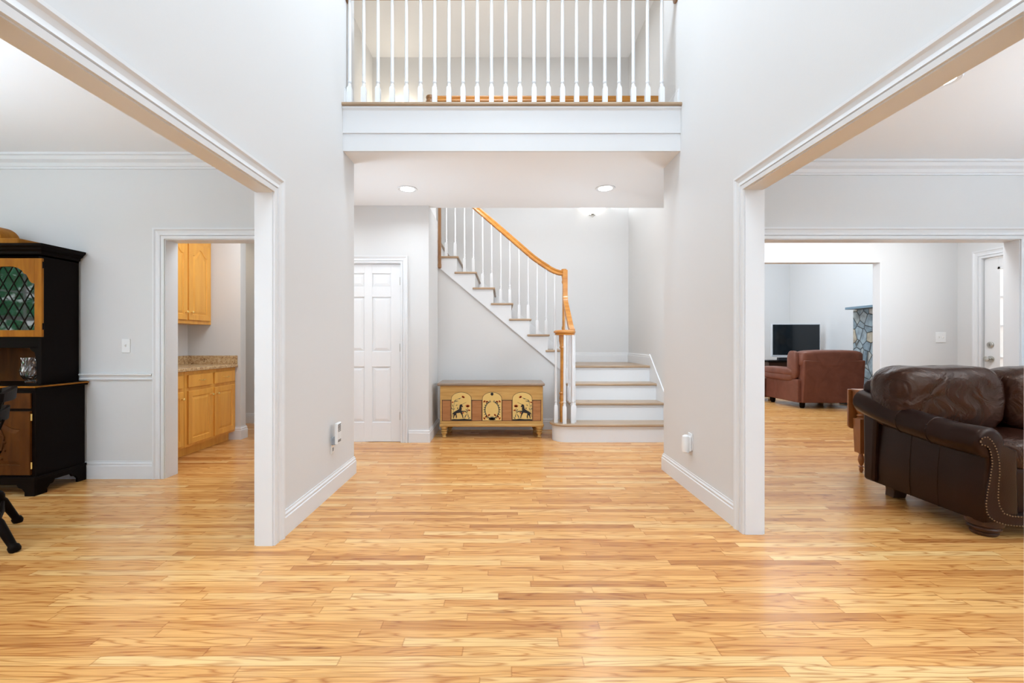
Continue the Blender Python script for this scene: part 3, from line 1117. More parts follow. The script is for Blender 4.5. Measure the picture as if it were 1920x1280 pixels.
# ------------------------------------------------------------------ ceiling lights, sconce
def downlight(x, y, lab, grp, power, zc=HC):
    t = thing('recessed_light', (x, y, zc-0.02), lab, 'ceiling light', grp)
    m = MB()
    m.lathe([(0.066, 0), (0.098, 0.0), (0.100, -0.004), (0.094, -0.009), (0.072, -0.006), (0.066, 0.0)], (x, y, zc), 28)
    obj('trim_ring', m, M_TRIM, t)
    m = MB()
    m.lathe([(0.0, -0.001), (0.070, -0.001), (0.070, -0.006), (0.0, -0.007)], (x, y, zc), 28)
    obj('lens', m, M_LAMP, t)
    l = area('downlight_lamp', (x, y, zc-0.02), (x, y, 0), 0.12, 0.12, power, NEUT, math.radians(150))
    l.data.shape = 'DISK'
    return t
downlight(-0.964, 4.62, 'round recessed light in hall ceiling above the white panel door', 'hall recessed lights', 5)
downlight(1.04, 4.60, 'round recessed light in hall ceiling in front of the frosted wall sconce', 'hall recessed lights', 8)
downlight(2.60, 2.70, 'recessed ceiling light in living room peeping past the right opening header', None, 6)
s = thing('wall_sconce', (1.38, 6.99, 3.08), 'frosted bowl sconce glowing on the wall above the stair landing', 'wall light')
m = MB()
m.lathe([(0.025, 3.095), (0.06, 3.115), (0.125, 3.165), (0.165, 3.20), (0.185, 3.235), (0.180, 3.235), (0.16, 3.205), (0.05, 3.12)], (1.38, 6.985, 0), 24, 'z', PI, 2*PI)
obj('lamp_shade', m, M_SHADE, s)
m = MB()
m.lathe([(0.0, 3.052), (0.012, 3.058), (0.014, 3.07), (0.008, 3.078), (0.022, 3.086), (0.03, 3.098), (0.0, 3.102)], (1.38, 6.955, 0), 14)
obj('finial', m, M_NICKEL, s)
m = MB()
m.box(1.33, 1.43, 6.985, 6.999, 3.09, 3.24)
obj('back_plate', m, M_NICKEL, s)
point('sconce_lamp', (1.38, 6.88, 3.27), 15, NEUT, 0.06)

# ------------------------------------------------------------------ painted chest
CX0, CX1, CY0, CY1 = -0.743, 0.483, 5.42, 5.83
ch = thing('blanket_chest', (-0.13, 5.62, 0), 'mustard painted blanket chest with black unicorn panels beneath the stairs', 'chest')
m = MB()
m.box(CX0, CX1, CY0, CY1, 0.155, 0.625)
obj('body', m, M_CHEST, ch, 0.004)
m = MB()
m.box(CX0-0.034, CX1+0.022, CY0-0.026, CY1+0.03, 0.622, 0.655)
obj('lid', m, M_CHESTL, ch, 0.012, seg=3)
m = MB()
m.box(CX0-0.006, CX1+0.010, CY0-0.014, CY1+0.006, 0.135, 0.168)
obj('base_moulding', m, M_CHEST, ch, 0.010, seg=3)
for lx, ly in ((CX0+0.045, CY0+0.035), (CX1-0.04, CY0+0.035), (CX0+0.075, CY1-0.05), (CX1-0.07, CY1-0.05)):
    m = MB()
    m.lathe([(0.020, 0), (0.027, 0.006), (0.027, 0.02), (0.020, 0.028), (0.024, 0.04), (0.036, 0.058), (0.036, 0.066), (0.025, 0.072), (0.038, 0.082), (0.040, 0.095), (0.028, 0.103), (0.044, 0.112), (0.044, 0.137)], (lx, ly, 0), 18)
    obj('leg', m, M_CHEST, ch)
yF = CY0
# russet band blocks with dark edge lines
arch = [(-0.610, -0.3685), (-0.241, -0.006), (0.1175, 0.356)]
gaps = [(CX0+0.022, arch[0][0]), (arch[0][1], arch[1][0]), (arch[1][1], arch[2][0]), (arch[2][1], CX1-0.02)]
for a, b_ in gaps:
    m = MB()
    m.box(a, b_, yF-0.002, yF+0.002, 0.205, 0.452)
    rp = obj('russet_panel', m, M_CHESTR, ch)
    m = MB()
    m.box(a, b_, yF-0.004, yF-0.0015, 0.448, 0.454).box(a, b_, yF-0.003, yF-0.0015, 0.205, 0.208).box(a+0.004, a+0.008, yF-0.003, yF-0.0015, 0.208, 0.448).box(b_-0.008, b_-0.004, yF-0.003, yF-0.0015, 0.208, 0.448)
    obj('line_border', m, M_INK, rp)
def archpts(x0, x1, z0, zs, zt, ins=0.0, n=20):
    cx = (x0+x1)/2
    hw = (x1-x0)/2-ins
    pts = [(x1-ins, z0+ins)]
    for i in range(n+1):
        a = PI*i/n
        pts.append((cx+hw*math.cos(a), zs+(zt-zs-ins)*math.sin(a)))
    pts.append((x0+ins, z0+ins))
    return pts
def poly(mb, pts, y0, y1):
    mb.prism(pts, 'y', y0, y1)
def ribbon(mb, pts, wd_, y0=-0.0075, y1=-0.0055):
    for i in range(len(pts)-1):
        p, q = Vector(pts[i]), Vector(pts[i+1])
        dd = (q-p)
        if dd.length < 1e-6:
            continue
        n = Vector((-dd.y, dd.x)).normalized()*wd_/2
        mb.prism([p-n, q-n, q+n, p+n], 'y', yF+y0, yF+y1)
def leaf(mb, p, ang, ln, wd_):
    wd_ *= 1.25
    d_ = Vector((math.cos(ang), math.sin(ang)))
    n = Vector((-d_.y, d_.x))
    p = Vector(p)
    mb.prism([p, p+d_*ln*0.4+n*wd_/2, p+d_*ln, p+d_*ln*0.4-n*wd_/2], 'y', yF-0.0075, yF-0.0055)
def flower(mb, c, r, up=PI/2):
    for a in (-0.9, -0.45, 0, 0.45, 0.9):
        leaf(mb, (c[0]-0.4*r*math.cos(up), c[1]-0.4*r*math.sin(up)), up+a, r*2.0, r*0.9)
UNI = [(380, 580), (430, 550), (455, 580), (484, 635), (468, 648), (432, 630), (446, 690), (436, 765), (480, 765), (560, 770), (622, 812), (604, 820), (540, 792), (450, 802), (475, 880), (500, 1000), (478, 1000), (448, 900), (395, 822), (280, 842), (274, 880), (294, 940), (287, 1000), (268, 1000), (255, 905), (228, 905), (205, 960), (190, 1010), (170, 1010), (185, 890), (160, 850), (182, 820), (220, 790), (300, 745), (360, 705), (372, 640)]
def unipt(x, y, x0, mirror):
    u = (x-110)/640*0.2415
    if mirror:
        u = 0.2415-u
    return (x0+u, 0.212+(1070-y)/17.07*0.006354)
for i, (a, b_) in enumerate(arch):
    m = MB()
    poly(m, archpts(a, b_, 0.205, 0.468, 0.548), yF-0.004, yF+0.001)
    edge = obj('arch_border', m, M_INK, ch)
    m = MB()
    poly(m, archpts(a, b_, 0.205, 0.468, 0.548, 0.004), yF-0.0058, yF-0.003)
    pn = obj('arch_panel', m, M_CHESTP, ch)
    mg = MB()
    if i != 1:
        mir = i == 2
        f = lambda x, y: unipt(x, y, a, mir)
        m = MB()
        poly(m, [f(*p) for p in UNI], yF-0.0085, yF-0.0055)
        ribbon(m, [f(440, 562), f(590, 492)], 0.0028)
        poly(m, [f(125, 1040), f(200, 1030), f(330, 1034), f(520, 1020), f(640, 1034), f(745, 1036), f(748, 1075), (f(125, 1075))], yF-0.008, yF-0.0055)
        poly(m, [f(300, 670), f(320, 655), f(332, 690), f(308, 718)], yF-0.008, yF-0.0055)
        ribbon(m, [f(190, 820), f(150, 850), f(150, 900), f(135, 960)], 0.004)
        obj('unicorn', m, M_INK, pn)
        s_ = -1 if mir else 1
        ribbon(mg, [f(180, 840), f(185, 700), f(200, 560), f(240, 440), f(330, 380), f(430, 350)], 0.003)
        ribbon(mg, [f(530, 1020), f(600, 880), f(625, 760), f(630, 660)], 0.003)
        for lx, ly, an, ln in ((200, 500, 60, 130), (225, 470, 10, 130), (330, 380, 5, 80), (250, 600, 25, 80), (165, 740, 120, 110), (180, 740, 55, 80), (170, 640, 105, 90), (530, 1000, 65, 150), (660, 1000, 100, 160), (610, 770, 125, 80), (640, 1030, 40, 110), (620, 800, 70, 70)):
            an = math.radians(an)
            if mir:
                an = PI-an
            leaf(mg, f(lx, ly), an, ln/17.07*0.006354, 0.008)
        for fx_, fy_, r_, up in ((485, 335, 0.014, 60), (632, 630, 0.018, 90), (490, 840, 0.009, 110), (675, 755, 0.010, 70), (160, 500, 0.009, 110)):
            up = math.radians(up)
            mr = MB()
            flower(mr, f(fx_, fy_), r_, PI-up if mir else up)
            obj('painted_flower', mr, M_REDP, pn)
    else:
        cx = (a+b_)/2
        for s_ in (-1, 1):
            pts = [(cx+s_*0.010, 0.435)]
            for t in range(0, 12):
                an = math.radians(70-t*14.5)
                pts.append((cx+s_*0.080*math.cos(an), 0.335+0.098*math.sin(an)))
            ribbon(mg, pts, 0.0035)
            for t, p in enumerate(pts[1:]):
                an = math.radians(70-t*14.5)
                for da in (0.5, -1.2):
                    dx_, dz_ = math.cos(an+da), math.sin(an+da)
                    leaf(mg, p, math.atan2(dz_, s_*dx_), 0.028, 0.009)
            for fx_, fz_, up in ((0.088, 0.435, 40), (0.060, 0.43, 70), (0.034, 0.272, 50), (0.088, 0.238, -30), (0.066, 0.255, 20)):
                u_ = math.radians(up)
                mr = MB()
                flower(mr, (cx+s_*fx_, fz_), 0.011, u_ if s_ > 0 else PI-u_)
                obj('painted_flower', mr, M_REDP, pn)
        for an in range(15, 180, 15):
            leaf(mg, (cx, 0.215), math.radians(an), 0.050, 0.011)
        m = MB()
        m.lathe([(0.0, -0.010), (0.012, -0.010), (0.018, -0.007), (0.018, -0.004)], (cx, yF, 0.525), 16, 'y')
        obj('keyhole_escutcheon', m, M_INK, ch)
    obj('painted_vine', mg, M_GREENP, pn)

# ------------------------------------------------------------------ panel doors for cabinets
def paneldoor(mb, O, S, U, Nn, w_, h_, fw=0.055, arch=0.0, th=0.018):
    O, S, U, Nn = Vector(O), Vector(S), Vector(U), Vector(Nn)
    n = 16
    def outline(ins, ar, top=None):
        a, b_ = ins, w_-ins
        t = h_-ins
        pts = [(a, ins), (b_, ins)]
        for i in range(n+1):
            f = i/n
            s_ = b_+(a-b_)*f
            g = abs(2*f-1)
            drop = ar*(1-math.cos(PI*min(1, g*1.15)))/2 if ar else 0
            pts.append((s_, t-drop))
        return pts
    def ring(pts, d_):
        return [O+S*p[0]+U*p[1]+Nn*d_ for p in pts]
    R = [ring(outline(0, 0), 0), ring(outline(0, 0), th-0.003), ring(outline(0.003, 0), th), ring(outline(fw, arch), th), ring(outline(fw+0.004, arch), th-0.007), ring(outline(fw+0.010, arch), th-0.008), ring(outline(fw+0.034, arch), th-0.001)]
    mb.grid(R)
    return mb

def knob_x(name, p, parent, r=0.014):
    m = MB()
    m.lathe([(r*0.55, 0), (r*0.4, 0.008), (r*0.45, 0.014), (r, 0.02), (r, 0.027), (r*0.6, 0.032), (0, 0.033)], p, 14, 'x')
    return obj(name, m, M_BRASS, parent)

def base_cabinet(ya, yb, doors, lab):
    t = thing('base_cabinet', (-3.42, (ya+yb)/2, 0), lab, 'cabinet', None)
    m = MB()
    m.box(-3.695, -3.14, ya, yb, 0.10, 0.85)
    obj('carcass', m, M_MAPLE, t)
    m = MB()
    m.box(-3.695, -3.21, ya, yb, 0.0, 0.10)
    obj('toe_kick', m, M_MAPLE, t)
    for (a, b_, kside) in doors:
        m = MB()
        paneldoor(m, (-3.14, a, 0.125), Y, Z, X, b_-a, 0.53)
        dd = obj('door', m, M_MAPLE, t)
        ky = b_-0.028 if kside > 0 else a+0.028
        knob_x('knob', (-3.122, ky, 0.585), dd)
        m = MB()
        m.box(-3.14, -3.122, a, b_, 0.69, 0.815)
        dr = obj('drawer', m, M_MAPLE, t, 0.005)
        c_ = (a+b_)/2
        m = MB()
        m.tube([(-3.122, c_-0.038, 0.755), (-3.102, c_-0.036, 0.755), (-3.098, c_-0.015, 0.752), (-3.097, c_, 0.750), (-3.098, c_+0.015, 0.752), (-3.102, c_+0.036, 0.755), (-3.122, c_+0.038, 0.755)], 0.0045, 8)
        obj('drawer_pull', m, M_BRASS, dr)
    return t
base_cabinet(4.49, 5.345, [(4.53, 4.905, 1), (4.945, 5.315, -1)], 'honey maple base cabinet with paired doors at far end of pantry counter')
base_cabinet(3.985, 4.485, [(4.085, 4.455, 1)], 'honey maple base cabinet half hidden by the pantry doorway casing')
ct = thing('countertop', (-3.42, 4.66, 0.85), 'speckled tan granite countertop with backsplash over the maple base cabinets', 'countertop')
m = MB()
m.box(-3.697, -3.105, 3.97, 5.347, 0.852, 0.885)
obj('counter_slab', m, M_GRANITE, ct, 0.008, seg=3)
m = MB()
m.box(-3.698, -3.68, 3.97, 5.347, 0.885, 0.985).box(-3.68, -3.11, 5.329, 5.347, 0.885, 0.985)
obj('backsplash', m, M_GRANITE, ct, 0.002)
t = thing('wall_cabinet', (-3.55, 4.9, 1.35), 'honey maple wall cabinet with cathedral arched doors above the granite counter', 'cabinet')
m = MB()
m.box(-3.698, -3.425, 4.545, 5.347, 1.345, 2.32)
obj('carcass', m, M_MAPLE, t, 0.002)
for a, b_, ks in ((4.565, 4.925, 1), (4.95, 5.31, -1)):
    m = MB()
    paneldoor(m, (-3.425, a, 1.385), Y, Z, X, b_-a, 0.85, 0.06, 0.075)
    dd = obj('door', m, M_MAPLE, t)
    knob_x('knob', (-3.407, b_-0.03 if ks > 0 else a+0.03, 1.47), dd)
t = thing('wall_cabinet', (-3.55, 4.25, 1.35), 'near maple wall cabinet mostly hidden behind the doorway casing', 'cabinet')
m = MB()
m.box(-3.698, -3.425, 3.985, 4.54, 1.345, 2.32)
obj('carcass', m, M_MAPLE, t, 0.002)
m = MB()
paneldoor(m, (-3.425, 4.16, 1.385), Y, Z, X, 0.36, 0.85, 0.06, 0.075)
obj('door', m, M_MAPLE, t)

# ------------------------------------------------------------------ hutch
HX0, HX1 = -4.65, -3.487          # lower case
UX0, UX1 = -4.60, -3.537          # upper case
h = thing('hutch', (-4.07, 3.6, 0), 'black hutch with pine leaded glass doors against the dining room wall', 'hutch cabinet')
m = MB()
m.box(HX0, HX1, 3.40, 3.80, 0.125, 0.79)
obj('lower_case', m, M_BLACK, h, 0.003)
m = MB()
m.box(HX0-0.02, HX1+0.024, 3.372, 3.805, 0.79, 0.806)
obj('counter', m, M_BLACK, h, 0.005)
m = MB()
m.box(HX0-0.026, HX1+0.030, 3.364, 3.808, 0.806, 0.818)
obj('counter_edge', m, M_HUTCHW, h, 0.004)
m = MB()
m.box(HX0-0.02, HX1+0.022, 3.374, 3.802, 0.818, 0.822)
obj('counter_top', m, M_BLACK, h)
# bracket foot plinth
def bracket(a, b_, ft):
    z1 = 0.135
    return [(a, 0), (a, z1), (b_, z1), (b_, 0), (b_-ft, 0), (b_-ft, 0.03), (b_-ft-0.02, 0.055), (b_-ft-0.045, 0.06), (b_-ft-0.06, 0.085), (a+ft+0.06, 0.085), (a+ft+0.045, 0.06), (a+ft+0.02, 0.055), (a+ft, 0.03), (a+ft, 0)]
m = MB()
m.prism(bracket(HX0-0.012, HX1+0.012, 0.075), 'y', 3.378, 3.400)
m.prism(bracket(3.40, 3.80, 0.075), 'x', HX1-0.008, HX1+0.012)
m.prism(bracket(3.40, 3.80, 0.075), 'x', HX0-0.012, HX0+0.008)
m.box(HX0-0.014, HX1+0.014, 3.376, 3.802, 0.120, 0.140)
obj('bracket_base', m, M_BLACK, h, 0.002)
for a, b_ in ((-4.03, -3.515), (-4.60, -4.085)):
    m = MB()
    m.box(a, b_, 3.386, 3.40, 0.650, 0.765)
    dr = obj('drawer', m, M_HUTCHD, h, 0.004)
    m = MB()
    m.lathe([(0.010, 0), (0.007, -0.012), (0.016, -0.02), (0.012, -0.03), (0, -0.031)], ((a+b_)/2, 3.386, 0.708), 14, 'y')
    obj('knob', m, M_BRASS, dr)
    m = MB()
    paneldoor(m, (a, 3.40, 0.155), X, Z, -Y, b_-a, 0.475, 0.07, 0.06)
    dd = obj('lower_door', m, M_HUTCHD, h)
    m = MB()
    c_ = (a+b_)/2
    for s_ in (-1, 1):
        for k in range(5):
            z_ = 0.28+0.06*k
            m.lathe([(0, 0), (0.012, 0), (0.008, -0.008), (0, -0.01)], (c_+s_*(0.05+0.025*math.sin(k)), 3.382, z_), 10, 'y')
        m.tube([(c_, 3.380, 0.25), (c_+s_*0.05, 3.380, 0.34), (c_+s_*0.07, 3.380, 0.44), (c_+s_*0.03, 3.380, 0.52)], 0.006, 8)
    obj('carving', m, M_HUTCHD, dd)
    for z_ in (0.20, 0.56):
        m = MB()
        hx = b_+0.004 if b_ > -3.7 else a-0.004
        m.lathe([(0.005, 0), (0.005, 0.05)], (hx, 3.392, z_), 8)
        obj('hinge', m, M_BRASS, dd)
# upper case
m = MB()
m.box(UX1-0.02, UX1, 3.49, 3.80, 0.822, 1.86).box(UX0, UX0+0.02, 3.49, 3.80, 0.822, 1.86)
m.box(UX0, UX1, 3.49, 3.80, 1.80, 1.86).box(UX0+0.02, UX1-0.02, 3.50, 3.785, 1.130, 1.178)
m.box(UX0+0.02, UX1-0.02, 3.492, 3.51, 1.10, 1.19)
m.box(UX0+0.02, UX1-0.02, 3.58, 3.785, 1.48, 1.495)
m.prism([(UX1-0.02, 1.11), (UX1-0.10, 1.11), (UX1-0.085, 1.085), (UX1-0.055, 1.065), (UX1-0.045, 1.02), (UX1-0.04, 0.90), (UX1-0.035, 0.822), (UX1-0.02, 0.822)], 'y', 3.492, 3.51)
m.prism([(UX0+0.02, 1.11), (UX0+0.10, 1.11), (UX0+0.085, 1.085), (UX0+0.055, 1.065), (UX0+0.045, 1.02), (UX0+0.04, 0.90), (UX0+0.035, 0.822), (UX0+0.02, 0.822)][::-1], 'y', 3.492, 3.51)
obj('upper_case', m, M_BLACK, h, 0.002)
m = MB()
m.box(UX0+0.02, UX1-0.02, 3.782, 3.798, 0.822, 1.80)
obj('back_board', m, M_HUTCHD, h)
# cornice
COR = [(0, 0), (0, 0.012), (0.012, 0.018), (0.016, 0.035), (0.034, 0.048), (0.040, 0.060), (0.058, 0.072), (0.060, 0.090), (0, 0.090)]
m = MB()
m.mold((0, 0, 1.803), X, Y, Z, [(UX1, 3.80), (UX1, 3.49), (UX0, 3.49), (UX0, 3.80)], [(-u, w_) for u, w_ in COR] if False else COR)
m.box(UX0-0.055, UX1+0.055, 3.435, 3.802, 1.884, 1.893)
obj('cornice', m, M_BLACK, h)
# glazed doors
for a, b_ in ((-4.055, -3.517), (-4.62, -4.08)):
    z0, z1 = 1.185, 1.786
    m = MB()
    sw = 0.056
    m.box(b_-sw, b_, 3.472, 3.490, z0, z1).box(a, a+sw, 3.472, 3.490, z0, z1)
    m.box(a+sw, b_-sw, 3.472, 3.490, z0, z0+0.052)
    L_ = b_-a-2*sw
    # shaped top rail: flat arch in the middle, cusps, then shoulders
    half = [(0.0, 1.722), (0.20, 1.722), (0.40, 1.712), (0.55, 1.690), (0.62, 1.668), (0.70, 1.662), (0.76, 1.640), (0.82, 1.612), (0.90, 1.596), (1.0, 1.592)]
    cxx = (a+b_)/2
    low = [(cxx+u*L_/2, z) for u, z in half]
    lowl = [(cxx-u*L_/2, z) for u, z in half]
    pts = [(b_-sw, z1)]+low[::-1]+lowl[1:]+[(a+sw, z1)]
    m.prism(pts, 'y', 3.472, 3.490)
    dd = obj('glass_door', m, M_HUTCHW, h, 0.003)
    m = MB()
    m.box(a+sw, b_-sw, 3.484, 3.487, z0+0.05, z1-0.05)
    obj('glass_pane', m, M_OLDGLASS, dd)
    m = MB()
    gx0, gx1, gz0, gz1 = a+sw, b_-sw, z0+0.052, z1-0.05
    slope = 1.72
    sp = 0.083
    def clip(c0, sgn):
        # z = gz0 + sgn*slope*(x-c0)
        p = []
        for i in range(0, 400):
            x_ = gx0+(gx1-gx0)*i/399
            z_ = gz0+sgn*slope*(x_-c0)
            if gz0 <= z_ <= gz1:
                p.append((x_, z_))
        return (p[0], p[-1]) if len(p) > 8 else None
    for k in range(-6, 13):
        for sgn in (1, -1):
            r = clip(gx1-0.045-(k if sgn > 0 else k-0.0)*sp, sgn)
            if r:
                m.tube([(r[0][0], 3.4835, r[0][1]), (r[1][0], 3.4835, r[1][1])], 0.0042, 6)
    obj('lead_lattice', m, M_LEAD, dd)
    for z_ in (1.24, 1.71):
        m = MB()
        hx = b_+0.004 if b_ > -3.7 else a-0.004
        m.lathe([(0.006, 0), (0.006, 0.05)], (hx, 3.482, z_), 8)
        obj('hinge', m, M_BLACK, dd)
# vase on the hutch counter, glass inside the hutch, ornament on top
m = MB()
pr = [(0.0, 0.004), (0.030, 0.0), (0.032, 0.012), (0.026, 0.022), (0.040, 0.036), (0.056, 0.060), (0.060, 0.095), (0.053, 0.130), (0.050, 0.165), (0.054, 0.200), (0.049, 0.200), (0.045, 0.165), (0.047, 0.130), (0.053, 0.095), (0.050, 0.062), (0.036, 0.042), (0.0, 0.038)]
seg = 24
rings = []
for j, (r, z_) in enumerate(pr):
    ring = []
    for i in range(seg):
        an = 2*PI*i/seg
        rr_ = max(r, 1e-4)*(1+(0.05 if (i+j) % 2 else -0.05)*(1 if 3 < j < 11 else 0))
        ring.append((-3.735+rr_*math.cos(an), 3.60+rr_*math.sin(an), 0.823+z_))
    rings.append(ring)
m.grid(rings)
tag(obj('crystal_vase', m, M_CRYSTAL), 'cut crystal vase standing on the black hutch counter', 'vase')
m = MB()
m.lathe([(0.0, 0.0), (0.028, 0.0), (0.026, 0.006), (0.006, 0.014), (0.006, 0.04), (0.03, 0.07), (0.034, 0.10), (0.028, 0.13), (0.026, 0.13), (0.031, 0.10), (0.026, 0.073), (0.0, 0.05)], (-3.79, 3.62, 1.179), 18)
tag(obj('crystal_goblet', m, M_CRYSTAL), 'small crystal goblet behind the leaded glass hutch door', 'glass')
t = thing('mantel_ornament', (-4.05, 3.62, 1.893), 'golden wooden ornament with rounded hump on top of the black hutch', 'ornament')
m = MB()
m.box(-4.34, -3.745, 3.515, 3.72, 1.894, 1.952)
obj('base', m, M_HUTCHW, t, 0.015, seg=3)
m = MB()
m.prism([(-4.05+0.145*math.cos(PI*i/20), 1.951+0.115*math.sin(PI*i/20)) for i in range(21)], 'y', 3.54, 3.69)
m.smooth = True
obj('hump', m, M_HUTCHW, t, 0.006)

# ------------------------------------------------------------------ black windsor chair
near, far = Vector((-2.66, 2.49, 0)), Vector((-3.08, 2.90, 0))
mid = (near+far)/2
ua = (far-near).normalized()
dv = Vector((-ua.y, ua.x, 0))
if dv.x > 0:
    dv = -dv
cc = mid+dv*0.21
cw = (far-near).length/2
def CH(u, d_, z):
    p = cc+ua*u+dv*(d_+0.10*min(1, z/0.42))
    return Vector((p.x, p.y, z))
t = thing('windsor_chair', (cc.x, cc.y, 0), 'black windsor dining chair cropped by the left edge beside the hutch', 'chair')
m = MB()
rings = []
for z_, k in ((0.425, 0.88), (0.432, 0.97), (0.445, 1.0), (0.458, 0.99), (0.464, 0.94), (0.458, 0.6), (0.455, 0.2)):
    ring = []
    for i in range(32):
        an = 2*PI*i/32
        c_, s_ = math.cos(an), math.sin(an)
        ring.append(CH(0.225*k*math.copysign(abs(c_)**0.6, c_)*(1+0.08*s_), 0.215*k*math.copysign(abs(s_)**0.6, s_), z_))
    rings.append(ring)
m.grid(rings)
m.smooth = True
obj('seat', m, M_BLACK, t)
def turned(p0, p1, prof, name):
    path = [p0.lerp(p1, f) for f, r in prof]
    m = MB()
    m.tube(path, [r for f, r in prof], 14)
    return obj(name, m, M_BLACK, t)
LEGP = [(0, 0.012), (0.05, 0.018), (0.30, 0.021), (0.42, 0.024), (0.46, 0.016), (0.50, 0.027), (0.54, 0.027), (0.58, 0.019), (0.62, 0.024), (0.86, 0.020), (0.91, 0.019), (0.93, 0.026), (0.97, 0.027), (1.0, 0.020)]
legs = {}
for su in (-1, 1):
    for sd in (-1, 1):
        p0 = CH(su*0.16, sd*0.13+0.0, 0.43)
        p1 = CH(su*(cw if sd < 0 else 0.25), -0.21 if sd < 0 else 0.24, 0.0)
        turned(p0, p1, LEGP, 'leg')
        legs[(su, sd)] = (p0, p1)
STR = [(0, 0.008), (0.3, 0.012), (0.5, 0.017), (0.7, 0.012), (1, 0.008)]
sid = []
for su in (-1, 1):
    a = legs[(su, -1)][0].lerp(legs[(su, -1)][1], 0.66)
    b_ = legs[(su, 1)][0].lerp(legs[(su, 1)][1], 0.60)
    turned(a, b_, STR, 'stretcher')
    sid.append(a.lerp(b_, 0.5))
turned(sid[0], sid[1], STR, 'stretcher')
a, b_ = [legs[(su, -1)][0].lerp(legs[(su, -1)][1], 0.62) for su in (-1, 1)]
turned(a, b_, STR, 'stretcher')
for su in (-1, 1):
    turned(CH(su*0.185, -0.15, 0.455), CH(su*0.215, -0.25, 0.83), [(0, 0.016), (0.3, 0.018), (0.7, 0.016), (0.97, 0.012), (1.0, 0.010)], 'back_post')
def crest(z0, z1, uw, bow, dd0, thick, name):
    m = MB()
    rings = []
    for i in range(17):
        f = -1+2*i/16
        u_ = f*uw
        bk = dd0-bow*(1-f*f)
        zt_ = z1-(0.02*f*f)
        rings.append([CH(u_, bk-thick/2, z0), CH(u_, bk+thick/2, z0), CH(u_, bk+thick/2-0.006, zt_), CH(u_, bk-thick/2-0.006, zt_)])
    m.grid(rings)
    return obj(name, m, M_BLACK, t, 0.004)
crest(0.815, 0.885, 0.235, 0.045, -0.245, 0.026, 'crest_rail')
crest(0.70, 0.775, 0.205, 0.05, -0.215, 0.018, 'back_slat')
for i in range(5):
    u_ = -0.12+0.06*i
    turned(CH(u_*0.9, -0.17, 0.455), CH(u_*1.15, -0.258, 0.71), [(0, 0.006), (0.5, 0.008), (1, 0.006)], 'spindle')

